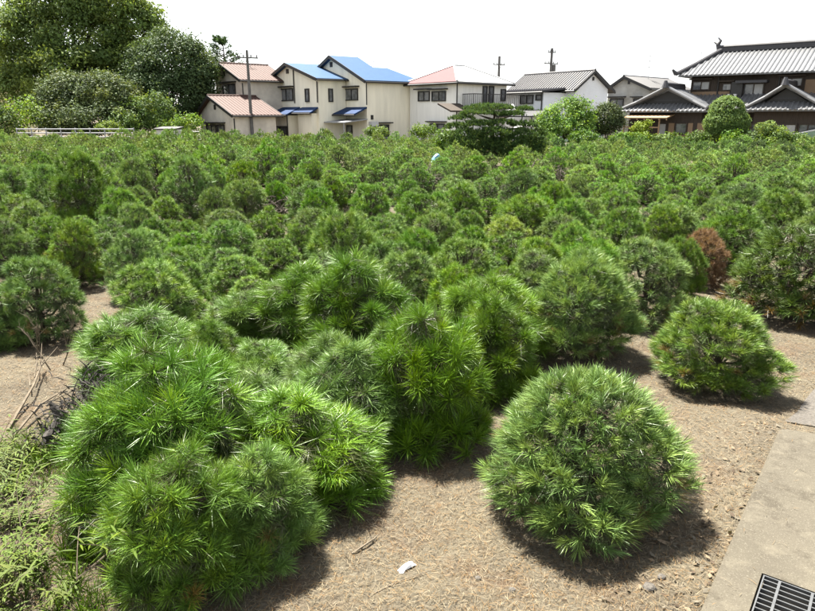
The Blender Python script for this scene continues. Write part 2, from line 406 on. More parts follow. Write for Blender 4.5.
def pine_arrays(seed, n_tuft, n_needle, nlen, nwid, segs=1, fill=0.35, n_lobe=9, tall=1.0, dead=0.05, yellow=0.3, spread=(6, 66), dome=False, up=0.70, side=(-0.3, 0.6, 0.12)):
    rng = np.random.default_rng(seed)
    L = dome_lobes(rng, n_lobe - 3, tall) if dome else mound_lobes(rng, n_lobe, tall=tall)
    P, N = sample_lobes(rng, L, int(n_tuft * 1.35), (0.90 if dome else 0.86, 1.0), 0.05)
    k_ = rng.random(len(P)) < np.clip((N[:, 2] - side[0]) / side[1], side[2], 1.0); P, N = P[k_], N[k_]
    A = unit(N * 0.9 + np.array([0, 0, up]) + rng.normal(size=N.shape) * 0.22)
    P = P - A * nlen * 0.45
    base = np.array([1.0, 1.0, 1.0]); yl = np.array([1.32, 1.16, 0.9]); dk = np.array([0.76, 0.84, 0.95]); br = np.array([1.9, 0.72, 1.5])
    h = np.clip(P[:, 2], 0, 1)
    t = rng.random(len(P)); col = np.tile(base, (len(P), 1))
    col[t < yellow] = yl
    col[t > 0.72] = dk
    col *= rng.uniform(0.8, 1.2, (len(P), 1))
    low = (h < 0.42) & (rng.random(len(P)) < dead * 2.2)
    col[low] = br
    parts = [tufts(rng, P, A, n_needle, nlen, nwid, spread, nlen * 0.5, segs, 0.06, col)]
    if fill > 0:
        nf = int(n_tuft * fill)
        P2, N2 = sample_lobes(rng, L, nf, (0.5, 0.82), 0.08, 0.5)
        A2 = unit(N2 * 0.8 + np.array([0, 0, 0.3]) + rng.normal(size=N2.shape) * 0.5)
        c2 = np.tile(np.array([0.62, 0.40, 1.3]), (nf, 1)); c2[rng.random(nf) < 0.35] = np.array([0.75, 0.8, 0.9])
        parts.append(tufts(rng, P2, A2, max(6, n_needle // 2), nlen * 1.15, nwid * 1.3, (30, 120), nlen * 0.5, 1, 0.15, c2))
    V, T, C = join(parts)
    rad = 2 * np.percentile(np.hypot(V[:, 0], V[:, 1])[V[:, 2] < 0.6], 97); top_ = np.percentile(V[:, 2], 99.8)
    V = V / np.array([rad, rad, top_])
    L = [(q[0] / rad, q[1] / rad, q[2] / top_, q[3] / rad, q[4] / rad, q[5] / top_) for q in L]
    return (V, T, C), L
def pine_trunk(seed, L, thin=False):
    rng = random.Random(seed); mb = MB()
    mb.tube([(0, 0, -0.12), (0.02, 0.01, 0.12), (-0.015, 0.02, 0.36), (0.0, 0.0, 0.72)], [0.05, 0.042, 0.03, 0.012], 7)
    for i, q in enumerate(L[1:]):
        z0 = max(0.06, q[2] * 0.62)
        e = Vector(q[:3]); mid = Vector((e.x * 0.45, e.y * 0.45, z0 + 0.02))
        mb.tube([(0, 0, z0), mid, e], [0.020, 0.015, 0.007], 5)
        if not thin:
            for k in range(4):
                d = Vector((rng.uniform(-1, 1), rng.uniform(-1, 1), rng.uniform(-0.4, 1))).normalized()
                st = mid.lerp(e, rng.uniform(0.3, 1.0))
                mb.tube([st, st + d * q[3] * 0.85], [0.007, 0.003], 4)
    return mb.mesh('trunk', M['bark'])
PROTO = {'near': [], 'mid': [], 'far': []}
NEARN = 10
for i in range(NEARN):
    if i < 5:      # dense, short-needled heads
        (v, t, c), L = pine_arrays(100 + i, 820, 60, 0.088, 0.0024, 2, 0.7, 9 + i % 4, 1.0 + 0.05 * (i % 3), dead=0.03, yellow=0.35, spread=(4, 54), dome=i % 3 != 2)
    else:          # vigorous plants with big open star-shaped tufts
        (v, t, c), L = pine_arrays(100 + i, 330, 100, 0.135, 0.0030, 2, 1.0, 8 + i % 4, 1.0 + 0.05 * (i % 3), dead=0.01, yellow=0.12, spread=(10, 82))
    PROTO['near'].append((tri_mesh('crown', v, t, c, M['needle']), pine_trunk(i, L)))
for i in range(8):
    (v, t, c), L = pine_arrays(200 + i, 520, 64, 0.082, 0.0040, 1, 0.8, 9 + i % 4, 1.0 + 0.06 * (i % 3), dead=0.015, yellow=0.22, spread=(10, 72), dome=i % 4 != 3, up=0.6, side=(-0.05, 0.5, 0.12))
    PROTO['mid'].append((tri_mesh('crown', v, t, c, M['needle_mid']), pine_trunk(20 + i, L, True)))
FARARR = []
for i in range(7):
    arr, L = pine_arrays(300 + i, 430, 38, 0.078, 0.0066, 1, 0.7, 8 + i % 4, 1.0 + 0.06 * (i % 3), dead=0.0, yellow=0.25, spread=(10, 74), dome=i % 3 != 0, up=0.6, side=(0.0, 0.5, 0.10))
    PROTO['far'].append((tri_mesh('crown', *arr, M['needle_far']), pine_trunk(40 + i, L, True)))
for i in range(6):
    FARARR.append(pine_arrays(400 + i, 210, 17, 0.090, 0.0155, 1, 0.4, 8 + i % 4, dead=0.0, yellow=0.25, spread=(10, 76), dome=i % 2 == 0, up=0.6, side=(0.0, 0.5, 0.10))[0])

# ------------------------------------------------------------------ the pines of the field
PINES = []        # every pine: dict(x, y, w, h, proto, label, px)
GROUP = 'young pines growing in the nursery field'
def add_pine(x, y, w, h, label, kind, mesh=None):
    PINES.append(dict(x=x, y=y, w=w, h=h, label=label, kind=kind, mesh=mesh))
def hand(px, pyb, wpx, pyt, label, kind=None, mesh=None, wide=1.0):
    if pyb > 340 and wpx < 200: pyb -= 0.09 * wpx; wpx *= 1.06
    p = ground_pt(px, pyb); Y = p[1]
    q = at_depth(px, pyt, Y); h = q[2]
    zc = Y * cp + (CAM_H - 0.4) * sp
    w = wpx / FPX * zc
    add_pine(p[0], Y, w * wide, h, label, kind or ('near' if Y < 6.2 else 'mid'), mesh)
HAND = [
 (577, 506, 222, 378, 'broad bright green pine standing alone on the litter beside the concrete pavement'),
 (712, 394, 116, 301, 'small round pine on bare ground just past the corner of the concrete pavement'),
 # the near row, from the bottom corner up to the bare path
 (190, 590, 150, 452, 'low pine with star-like tufts at the bottom edge beside the weeds'),
 (262, 560, 120, 446, 'low pine at the bottom edge with tufts spreading over the shaded litter'),
 (172, 520, 185, 352, 'tallest big-tufted pine of the front row, beside the blackened stump'),
 (300, 500, 172, 388, 'wide pine of the front row whose right side overhangs the sunlit litter'),
 (352, 452, 120, 342, 'round-topped pine of the front row with one dark central star of needles'),
 (425, 446, 128, 306, 'full domed pine of the front row, directly behind the lone bright pine'),
 (492, 395, 100, 290, 'pine of the front row between the domed pine and the wide shaggy one'),
 (575, 360, 112, 252, 'wide shaggy pine of the front row facing the bare path'),
 (641, 322, 92, 237, 'last dark green pine of the front row before the dead brown one'),
 (590, 318, 70, 240, 'pine tucked behind the wide shaggy pine of the front row'),
 (678, 296, 50, 236, 'narrow pine squeezed beside the dead brown one'),
 (262, 470, 110, 372, 'pine sunk between the tallest and the wide front-row pines', 'near'),
 (262, 398, 80, 342, 'little pine filling the gap behind the sunken front-row pine', 'near'),
 (330, 420, 92, 330, 'pine glimpsed behind the round-topped front-row pine', 'near'),
 (386, 408, 80, 322, 'small pine behind the full domed front-row pine', 'near'),
 # second row and the left
 (148, 390, 120, 310, 'loose pine behind the big-tufted one, above the bare patch'),
 (215, 392, 74, 318, 'small pine wedged low behind the wide front-row pine'),
 (245, 350, 82, 292, 'dark-hollowed pine left of the big domed pine in the second row'),
 (303, 354, 112, 264, 'big domed pine of the second row with bright top'),
 (355, 330, 64, 270, 'pine half hidden behind the big domed second-row pine'),
 (405, 318, 82, 250, 'upright pine of the second row behind the round-topped one'),
 (470, 291, 66, 240, 'neat rounded pine of the second row behind the front-row gap'),
 (538, 300, 64, 236, 'pine of the second row behind the shaggy one, dark at the base'),
 (180, 317, 76, 250, 'bright ball-shaped pine standing clear behind the bare patch'),
 (140, 298, 66, 230, 'tall green pine standing behind the ball-shaped one'),
 (78, 286, 60, 220, 'yellowing pine with loose tips, behind the pine beside the bare patch'),
 (46, 338, 84, 254, 'bushy upright pine with bare twigs at its foot'),
 (-6, 352, 66, 290, 'pine cut by the photo edge next to the bushy upright one'),
 (14, 284, 58, 220, 'dark rounded pine at the photo edge, behind the bushy upright one'),
 (232, 268, 66, 224, 'domed pine with dark hollows, behind the dark-hollowed one'),
 (312, 252, 58, 208, 'dome of pine standing above a dark gap of dead brush'),
 (278, 282, 60, 240, 'low green pine in front of the dome above the dead brush'),
 (345, 274, 60, 238, 'pine with a shaded flank behind the upright second-row one'),
 (382, 262, 58, 216, 'two-humped pine in the middle of the field'),
 (432, 258, 54, 218, 'dense green pine of the field centre beside the two-humped one'),
 (505, 262, 62, 216, 'yellow-green pine of the field centre behind the neat rounded one'),
 (560, 262, 56, 214, 'pine with a brownish side in the field centre'),
 (618, 262, 56, 206, 'upright pine with a shaded side, above the front row end'),
 (660, 254, 46, 204, 'pine just behind the dead brown one'),
 (728, 272, 74, 206, 'bright mounded pine between the dead brown and the dark sparse one'),
 (812, 262, 60, 206, 'pine cut by the photo edge behind the dark sparse one'),
 (112, 262, 50, 216, 'small pine between the yellowing pine and the tall green one'),
 (190, 262, 48, 220, 'small pine beside the domed pine with dark hollows'),
 (-20, 258, 60, 206, 'half-visible pine at the photo edge, far behind the bare patch'),
]
(v, t, c), Lq = pine_arrays(905, 480, 60, 0.085, 0.0042, 1, 0.8, 9, 1.0, dead=0.03, yellow=0.6, spread=(10, 72), up=0.6, side=(-0.05, 0.5, 0.12))
yellow_mesh = (tri_mesh('crown', v, t, c * np.array([1.16, 1.04, 0.9]), M['needle_mid']), pine_trunk(63, Lq))
(v, t, c), Lq = pine_arrays(906, 480, 60, 0.085, 0.0042, 1, 0.8, 9, 1.0, dead=0.0, yellow=0.2, spread=(10, 72), up=0.6, dome=True, side=(-0.05, 0.5, 0.12))
c = np.where((v[:, :1] + 0.3 * v[:, 2:3] < -0.12), c * np.array([1.25, 0.60, 1.3]), c)
brown_mesh = (tri_mesh('crown', v, t, c, M['needle_mid']), pine_trunk(64, Lq))
for hnd in HAND:
    lab_ = hnd[4]; hand(*hnd, mesh=yellow_mesh if lab_.startswith(('yellowing', 'yellow-green')) else (brown_mesh if 'brownish' in lab_ else None))
# the dead one and the dark sparse one
arr, Ld = pine_arrays(901, 420, 44, 0.09, 0.005, 1, 0.7, 8, 1.1, dead=0, yellow=0.4, spread=(10, 78), dome=True, side=(-0.5, 0.5, 0.3))
dead_mesh = (tri_mesh('crown', arr[0], arr[1], np.clip(arr[2].mean(1, keepdims=True), 0.7, 1.3) * np.array([1, 0.95, 0.9]), M['needle_dead']), pine_trunk(61, Ld))
arr, Ls = pine_arrays(902, 430, 50, 0.09, 0.0048, 1, 0.8, 11, 1.1, dead=0.13, yellow=0.1, spread=(8, 70), dome=True, up=0.6, side=(-0.35, 0.5, 0.25))
sparse_mesh = (tri_mesh('crown', arr[0], arr[1], arr[2] * np.array([0.74, 0.66, 0.72]), M['needle']), pine_trunk(62, Ls))
hand(699, 286, 52, 227, 'dead pine with all its needles turned rusty brown', 'mid', dead_mesh)
hand(788, 318, 128, 226, 'dark sparse pine with brown lower needles at the far corner of the pavement', 'mid', sparse_mesh)
N_HAND = len(PINES)
# the rest of the field
rr = random.Random(11)
GAPS = [(95, 212, 22, 14), (285, 214, 20, 9), (425, 192, 15, 10), (543, 178, 20, 8), (20, 395, 110, 70), (255, 206, 16, 7), (655, 360, 40, 60), (497, 168, 42, 9)]
def in_gap(px, py):
    return any(((px - a) / c) ** 2 + ((py - b) / d) ** 2 < (1 if b > 300 else 0.4) for a, b, c, d in GAPS)
def far_limit(px):
    return 45.5 if px < 440 else 45.5 - 8.5 * min(1.0, (px - 440) / 170)
pts = [(p['x'], p['y'], p['w'] * 0.5) for p in PINES]
cells = {}
def cell_add(x, y, r): cells.setdefault((int(x // 1.5), int(y // 1.5)), []).append((x, y, r))
for q in pts: cell_add(*q)
tries = 0
for tries in range(60000):
    y = 5.0 + (46.0 - 5.0) * math.sqrt(rr.random()); x = rr.uniform(-0.72, 0.72) * (y + 1.0)
    px, py = project((x, y, 0.0))
    if (py > 252 and not (120 < px < 330 + (470 - py) * 1.5 and py < 462 and px < 600) and not (px < 118 and py < 275)) or px < -40 or px > 860 or y > far_limit(px) or in_gap(px, py): continue
    wild = px < 330 and y > 11; fill_ = py > 252
    w = rr.uniform(0.72, 1.30) * (1.05 if wild else 1.0); w = w * (0.85 if py < 330 else 0.95) if fill_ else w; r = w * 0.5
    ok = True
    ci, cj = int(x // 1.5), int(y // 1.5)
    for a in (-1, 0, 1):
        for b_ in (-1, 0, 1):
            for (qx, qy, qr) in cells.get((ci + a, cj + b_), ()):
                if math.hypot(qx - x, qy - y) < (qr + r) * (0.68 if fill_ else min(1.01, 0.91 + 0.03 * (y - 9))): ok = False; break
    if not ok: continue
    cell_add(x, y, r)
    h = 0.95 * w * rr.uniform(0.74, 1.12) * (1.12 if wild else 1.0)
    add_pine(x, y, w, h, None, 'far' if y > 16 else ('mid' if y > 6.2 else 'near'))
auto = sorted(PINES[N_HAND:], key=lambda p: math.hypot(p['x'], p['y']))
MAX_IND = 298
single = PINES[:N_HAND] + auto[:MAX_IND - N_HAND]; mass = auto[MAX_IND - N_HAND:]
LAND = [(70, 'tallest tree'), (150, 'dark bushes'), (200, 'small white shed'), (245, 'red-tiled house'), (275, 'wooden utility pole'), (320, 'lower blue gable'),
        (370, 'taller blue gable'), (416, 'blank cream wall'), (460, 'pink hipped roof'), (530, 'layered garden pine'), (590, 'leafy green tree'),
        (655, 'dark round bush'), (715, 'tiled porch gable'), (755, 'egg-shaped topiary'), (9999, 'curtained window')]
ORD = ('first second third fourth fifth sixth seventh eighth ninth tenth eleventh twelfth thirteenth fourteenth fifteenth sixteenth seventeenth eighteenth '
       'nineteenth twentieth').split() + ['twenty-' + o for o in 'first second third fourth fifth sixth seventh eighth ninth'.split()] + ['thirtieth'] + \
      ['thirty-' + o for o in 'first second third fourth fifth sixth seventh eighth ninth'.split()]
count = {}
for p in sorted(single, key=lambda p: p['y']):
    px, _ = project((p['x'], p['y'], 0.4))
    land = next(nm for lim, nm in LAND if px < lim)
    k = count[land] = count.get(land, 0) + 1
    if p['label'] is None:
        size = 'small' if p['w'] < 0.92 else ('broad' if p['w'] > 1.14 else 'mid-sized')
        shape = 'upright' if p['h'] > 0.98 * p['w'] else ('low' if p['h'] < 0.78 * p['w'] else 'rounded')
        p['label'] = f'{size} {shape} pine in the strip below the {land}, {ORD[k - 1]} from the camera'
for i, p in enumerate(single):
    if p['kind'] == 'near': me = p['mesh'] or PROTO['near'][(5 + i % 5) if p['x'] < 1.0 and p['x'] < 1.9 * (p['y'] - 2.6) - 0.2 and i > 1 else i % 5]
    else: me = p['mesh'] or PROTO[p['kind']][(i * 7 + i // 3) % len(PROTO[p['kind']])]
    z = ground_z(p['x'], p['y'])
    o = empty('pine', (p['x'], p['y'], z), rr.uniform(0, 6.28) if i else 0.6, (p['w'], p['w'] * rr.uniform(0.92, 1.08), p['h']))
    tag(o, p['label'], 'pine', GROUP)
    link('crown', me[0], o); link('trunk', me[1], o)
parts = []
rng = np.random.default_rng(77)
for i, p in enumerate(mass):
    v, t, c = FARARR[i % len(FARARR)]; a = rng.uniform(0, 6.28)
    R = np.array([[math.cos(a), -math.sin(a), 0], [math.sin(a), math.cos(a), 0], [0, 0, 1]])
    vv = (v @ R.T) * np.array([p['w'], p['w'], p['h']]) + np.array([p['x'], p['y'], 0])
    parts.append((vv, t, c * rng.uniform(0.75, 1.2) * np.array([rng.uniform(0.85, 1.2), 1, rng.uniform(0.8, 1.15)])))
if parts:
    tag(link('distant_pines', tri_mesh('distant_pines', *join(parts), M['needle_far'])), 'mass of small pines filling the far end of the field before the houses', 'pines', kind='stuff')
print('pines', len(PINES), 'single', len(single), 'mass', len(mass))
#@@SETTING
# ------------------------------------------------------------------ houses
class House:
    """pixel-measured frame: near corner at photo column px and depth Y; local x = along u, local y = u turned left, z up"""
    def __init__(s, name, px, Y, ang, label, cat='house', u_right=True):
        p = at_depth(px, HORIZON, Y); s.o = np.array([p[0], p[1], 0.0]); s.rz = math.radians(ang)
        s.u = np.array([math.cos(s.rz), math.sin(s.rz), 0]); s.w = np.array([-math.sin(s.rz), math.cos(s.rz), 0])
        s.root = tag(empty(name, s.o, s.rz), label, cat)
    def P(s, a, b, z): return s.o + s.u * a + s.w * b + np.array([0, 0, z])
    def _solve(s, px, f):
        lo, hi = -40.0, 40.0
        # choose the bracket around 0 where the point stays before the camera
        g = lambda t: project(f(t))[0] - px
        ts = np.linspace(lo, hi, 1601); vals = [g(t) if f(t)[1] > 6 else None for t in ts]
        best = None
        for i in range(len(ts) - 1):
            if vals[i] is None or vals[i + 1] is None: continue
            if vals[i] * vals[i + 1] <= 0:
                t = ts[i] - vals[i] * (ts[i + 1] - ts[i]) / (vals[i + 1] - vals[i] + 1e-12)
                if best is None or abs(t) < abs(best): best = t
        assert best is not None, px
        return best
    def a(s, px, b=0.0, z=3.0): return s._solve(px, lambda t: s.P(t, b, z))
    def b(s, px, a=0.0, z=3.0): return s._solve(px, lambda t: s.P(a, t, z))
    def z(s, py, a=0.0, b=0.0):
        lo, hi = -3.0, 30.0
        for _ in range(50):
            m_ = (lo + hi) / 2
            if project(s.P(a, b, m_))[1] > py: lo = m_
            else: hi = m_
        return lo
    # faces: 'A' = plane x = at (normal -x), 'B' = plane y = at (normal -y)
    def rect(s, face, at, p0, p1, q0, q1):
        if face == 'A':
            t0, t1 = s.b(p0, at), s.b(p1, at); zz = lambda q: s.z(q, at, (t0 + t1) / 2)
        else:
            t0, t1 = s.a(p0, at), s.a(p1, at); zz = lambda q: s.z(q, (t0 + t1) / 2, at)
        return min(t0, t1), max(t0, t1), zz(q1), zz(q0)
    def fbox(s, mb, face, at, t0, t1, z0, z1, d0, d1):
        """box on a face reaching from d0 to d1 in front of it (negative = behind)"""
        if face == 'A': mb.box(at - d1, at - d0, t0, t1, z0, z1)
        else: mb.box(t0, t1, at - d1, at - d0, z0, z1)
    def window(s, face, at, p0, p1, q0, q1, panes=2, hood=True, frame='frame', glass='glass', curtain=0):
        t0, t1, z0, z1 = s.rect(face, at, p0, p1, q0, q1); z0 = max(z0, 0.05); f = 0.09
        mb = MB()
        s.fbox(mb, face, at, t0, t1, z0, z0 + f, 0.0, 0.10); s.fbox(mb, face, at, t0, t1, z1 - f, z1, 0.0, 0.10)
        s.fbox(mb, face, at, t0, t0 + f, z0 + f, z1 - f, 0.0, 0.097); s.fbox(mb, face, at, t1 - f, t1, z0 + f, z1 - f, 0.0, 0.097)
        for i in range(1, panes):
            t = t0 + (t1 - t0) * i / panes; s.fbox(mb, face, at, t - 0.035, t + 0.035, z0 + f, z1 - f, 0.0, 0.085)
        if hood: s.fbox(mb, face, at, t0 - 0.2, t1 + 0.2, z1 + 0.10, z1 + 0.20, 0.0, 0.42)
        w = mb.build('window', M[frame], s.root)
        mb = MB(); s.fbox(mb, face, at, t0 + 0.02, t1 - 0.02, z0 + 0.02, z1 - 0.02, 0.003, 0.03); mb.build('pane', M[glass], w)
        if curtain:
            mb = MB(); tm = t0 + (t1 - t0) * (0.52 if curtain > 0 else 0.06); s.fbox(mb, face, at, tm, tm + (t1 - t0) * 0.40, z0 + f + 0.02, z1 - f - 0.02, 0.030, 0.045)
            mb.build('curtain', M['curtain'], w)
        return w
    def part(s, name, mb, mat): return mb.build(name, M[mat], s.root)
    def gable(s, x0, x1, y0, y1, ze, zr, yr=None, axis='x', wall='cream', roof='blue', ov=0.35, rov=0.35, th=0.14, ze2=None, ribs=0.0, rrad=0.075, trim='frame', cap=True):
        """walls with a gable + roof of two slabs; ridge along x (axis 'x') or along y"""
        yr = (y0 + y1) / 2 if yr is None else yr; ze2 = ze if ze2 is None else ze2
        sw = (lambda p: p) if axis == 'x' else (lambda p: (p[1], p[0], p[2]))
        mb = MB(); e = 0.02
        mb.prism([sw(q) for q in ((x0, y0, -0.2), (x0, y1, -0.2), (x0, y1, ze2 - e), (x0, yr, zr - e), (x0, y0, ze - e))], sw((x1 - x0, 0, 0)))
        s.part('wall', mb, wall)
        mb = MB()
        for (yy, zz) in ((y0, ze), (y1, ze2)):
            sg = -1 if yy < yr else 1; sl = (zr - zz) / abs(yr - yy)
            yo, zo = yy + sg * ov, zz - sl * ov
            mb.prism([sw(q) for q in ((x0 - rov, yo, zo), (x0 - rov, yr, zr), (x0 - rov, yr, zr + th), (x0 - rov, yo, zo + th))], sw((x1 - x0 + 2 * rov, 0, 0)))
            if ribs:
                n_ = int((x1 - x0 + 2 * rov) / ribs)
                for i in range(n_ + 1):
                    x = x0 - rov + 0.06 + (x1 - x0 + 2 * rov - 0.12) * i / n_
                    mb.tube([sw((x, yo - sg * 0.02 * 0, zo + th)), sw((x, yr, zr + th))], rrad, 6)
        r = s.part('roof', mb, roof)
        if cap:
            mb = MB(); mb.tube([sw((x0 - rov - 0.02, yr, zr + th)), sw((x1 + rov + 0.02, yr, zr + th))], 0.12, 8); mb.build('ridge_cap', M[roof], r)
        if trim:
            mb = MB()
            for (yy, zz) in ((y0, ze), (y1, ze2)):
                sg = -1 if yy < yr else 1; sl = (zr - zz) / abs(yr - yy); yo, zo = yy + sg * ov, zz - sl * ov
                for xx, dx in ((x0 - rov - 0.045, 0.04), (x1 + rov + 0.005, 0.04)):
                    mb.prism([sw(q) for q in ((xx, yo, zo - 0.10), (xx, yr, zr - 0.10), (xx, yr, zr + th + 0.02), (xx, yo, zo + th + 0.02))], sw((dx, 0, 0)))
                mb.tube([sw((x0 - rov, yo + sg * 0.06, zo + 0.02)), sw((x1 + rov, yo + sg * 0.06, zo + 0.02))], 0.07, 6)
            mb.build('bargeboard', M[trim], r)
        return r
    def downpipe(s, a, b, z0, z1, mat='frame'):
        mb = MB(); mb.tube([(a, b, z0), (a, b, z1)], 0.055, 6); s.part('downpipe', mb, mat)
    def vent(s, face, at, p0, p1, q0, q1):
        t0, t1, z0, z1 = s.rect(face, at, p0, p1, q0, q1); mb = MB(); s.fbox(mb, face, at, t0, t1, z0, z1, 0, 0.05); s.part('gable_vent', mb, 'frame')
    def antenna(s, a, b, z, h=1.9):
        mb = MB(); mb.tube([(a, b, z), (a, b, z + h)], 0.025, 5)
        for k, zz in enumerate((h * 0.95, h * 0.75, h * 0.5)):
            L = 0.55 - 0.08 * k; mb.tube([(a - L, b, z + zz), (a + L, b, z + zz)], 0.015, 4)
            for j in range(-2, 3): mb.tube([(a + j * L / 2.4, b - 0.22, z + zz), (a + j * L / 2.4, b + 0.22, z + zz)], 0.010, 4)
        s.part('antenna', mb, 'metal')

# --- blue-roofed house
H = House('blue_roofed_house', 367, 56, 37, 'cream two-storey house with light blue metal roofs and two gables')
ze = H.z(80); W2 = H.b(333, z=7) ; zr = H.z(57.2, 0, W2); L = H.a(417.5)
r2 = 2 * W2
# second block: main gable with the roof stepping down to the right
mb = MB(); e = 0.02
mb.prism([(0, 0, -0.2), (0, r2, -0.2), (0, r2, ze - e), (0, W2, zr - e), (0, 0, ze - e)], (2.6, 0, 0)); mb.box(2.6, L, 0, r2 * 0.75, -0.2, ze - e); H.part('wall', mb, 'cream')
sl = (zr - ze) / W2; th = 0.14; ov = 0.4
def on(b_, dz=0.0): return ze + sl * b_ + dz
a1 = H.a(358, W2, zr); a2 = min(L * 0.62, H.a(373, W2 * 0.52, on(W2 * 0.52))); a3 = H.a(388, W2 * 0.5, on(W2 * 0.5))
prof = [(-ov, -ov), (L + ov, -ov), (a3, W2 * 0.52), (a2, W2 * 0.52), (a1, W2), (-ov, W2)]
mb = MB(); mb.prism([(x, y, on(y)) for x, y in prof], (0, 0, th))
mb.prism([(-ov, W2, zr), (a1, W2, zr), (a1 + 0.8, r2 + ov, on(-ov)), (-ov, r2 + ov, on(-ov))], (0, 0, th))
mb.prism([(a2, W2 * 0.52, on(W2 * 0.52)), (a3, W2 * 0.52, on(W2 * 0.52)), (L + ov, r2 * 0.75 + ov, ze - 0.1), (a1 + 0.5, r2 * 0.75 + ov, ze - 0.1)], (0, 0, th))
mb.prism([(a3, W2 * 0.52, on(W2 * 0.52)), (L + ov, -ov, on(-ov)), (L + ov, r2 * 0.75 + ov, ze - 0.1)], (0, 0, th))
roofB = H.part('roof', mb, 'blue')
mb = MB()
for y0_, y1_ in ((-ov, W2), (r2 + ov, W2)):
    z0_ = on(-ov)
    mb.prism([(-ov - 0.05, y0_, z0_ - 0.12), (-ov - 0.05, y1_, zr - 0.12), (-ov - 0.05, y1_, zr + th + 0.02), (-ov - 0.05, y0_, z0_ + th + 0.02)], (0.045, 0, 0))
mb.tube([(-ov, -ov - 0.05, on(-ov)), (L + ov, -ov - 0.05, on(-ov))], 0.08, 6)
mb.build('bargeboard', M['frame'], roofB)
H.vent('A', 0, 331.5, 333.8, 62, 67); H.window('A', 0, 345.5, 358.5, 88.5, 100.5); H.vent('B', 0, 370.5, 373, 115, 119.5)
H.downpipe(-0.07, -0.09, 3.0, ze - 0.2); H.window('B', 0, 371.5, 388.5, 124.5, 140, 1, True)
# first block: lower gable in front of it
b1 = H.b(346.5); aF = -H.a(367, 0) - 0; aF = H.a(319, b1)
zeR = H.z(78.6, aF, b1); bl = H.b(272.5, aF); bp = H.b(288.5, aF, 6.5); zr1 = H.z(64.5, aF, bp); zeL = H.z(80, aF, bl)
H.gable(aF, -0.05, b1, bl, zeR, zr1, bp, 'x', 'cream', 'blue', 0.4, 0.4, ze2=zeL, cap=False)
H.vent('A', aF, 288, 290.5, 69, 73.5); H.window('A', aF, 280, 294, 88.5, 101); H.window('A', aF, 306, 310, 88.5, 102, 1, False)
H.window('B', b1, 328.5, 333, 88.5, 102, 1, False)
H.downpipe(aF - 0.08, H.b(295.5, aF), 3.2, 6.2); H.downpipe(aF - 0.08, b1 + 0.1, 3.2, zeR - 0.2)
# ground floor extensions with small dark blue roofs
def pent(face_a, pl, pr, dep, ytop, ybot, mat='darkblue', wall='cream', lean=0.0, wz=None):
    b_r, b_l = H.b(pr, face_a), H.b(pl, face_a); zt = H.z(ytop, face_a, (b_r + b_l) / 2); f = face_a - dep; zb = H.z(ybot, f, (b_r + b_l) / 2)
    if wall:
        mb = MB(); mb.box(f + 0.35, face_a, b_r + 0.2, b_l - 0.2, -0.2, zb + 0.02); H.part('wall', mb, wall)
    mb = MB(); mb.prism([(face_a, b_r, zt), (f, b_r - 0.3, zb), (f, b_l + 0.3, zb), (face_a, b_l, zt)], (0, 0, 0.12))
    q = H.part('porch_roof', mb, mat); mb = MB(); mb.tube([(f - 0.05, b_r - 0.3, zb), (f - 0.05, b_l + 0.3, zb)], 0.07, 6); mb.build('gutter', M['frame'], q)
    return f, b_r, b_l, zb
f, br_, bl_, zb = pent(aF, 268, 300, 1.5, 108.5, 115.5); H.window('A', f + 0.35, 271.5, 278.5, 126, 138, 1, False); H.window('A', f + 0.35, 279.3, 286, 126, 138, 1, False)
H.downpipe(f + 0.25, br_ + 0.1, 0, zb)
pent(aF, 302, 318, 0.9, 108.5, 113.5)
f, br_, bl_, zb = pent(-0.0, 340, 367, 1.4, 108.5, 115, wall=None)
f2 = f
mb = MB(); b0, b1_ = H.b(326, f), H.b(353, f); zc_ = H.z(122.5, f, b0); mb.prism([(f - 0.9, b1_, zc_), (f - 0.9, b0, zc_), (f + 1.4, b0, zc_ + 0.25), (f + 1.4, b1_, zc_ + 0.25)], (0, 0, 0.08))
for q in (b0 - 0.1, b1_ + 0.1): mb.tube([(f - 0.85, q, 0), (f - 0.85, q, zc_)], 0.04, 6)
H.part('canopy', mb, 'metal'); H.window('A', 0, 336, 344, 125, 141, 1, False); H.window('A', 0, 346, 352, 125, 141, 1, False)
t0 = H.a(366, -0.2); mb = MB(); mb.box(0.15, 0.85, -0.45, -0.05, H.z(126, 0.5, -0.3), H.z(121.5, 0.5, -0.3)); H.part('meter_box', mb, 'whitepaint')
H.antenna(L * 0.93, W2 * 1.2, ze + 0.8, 1.6)

# --- red-tiled house on the left
H = House('red_tiled_house', 245, 60, 37, 'weathered beige two-storey house with red-brown tiled roofs beside the utility pole')
ze = H.z(79.5); bl = H.b(217.5); bp = H.b(223.3, z=7); zr = H.z(64.8, 0, bp); zl = H.z(74.5, 0, bl); L = H.a(285)
H.gable(0, L, 0, bl, ze, zr, bp, 'x', 'beige', 'redtile', 0.4, 0.45, ze2=zl, ribs=0.30, rrad=0.045)
H.vent('A', 0, 225.6, 227.6, 71, 76); H.window('A', 0, 224.5, 237, 84, 95.5); mb = MB(); t0, t1, z0, z1 = H.rect('A', 0, 219, 224.2, 84.5, 95.5); H.fbox(mb, 'A', 0, t0, t1, z0, z1, 0, 0.12); H.part('shutter_box', mb, 'beige')
H.downpipe(-0.08, -0.08, 0, ze - 0.3)
aF = -3.0; b0 = H.b(233.7, aF); b1 = H.b(199.6, aF); bp = H.b(211.6, aF, 4); zr = H.z(97.2, aF, bp); ze = H.z(114.5, aF, b0); zl = H.z(114, aF, b1)
H.gable(aF, 0.6, b0, b1, ze, zr, bp, 'x', 'beige', 'redtile', 0.5, 0.4, ze2=zl, ribs=0.30, rrad=0.045)
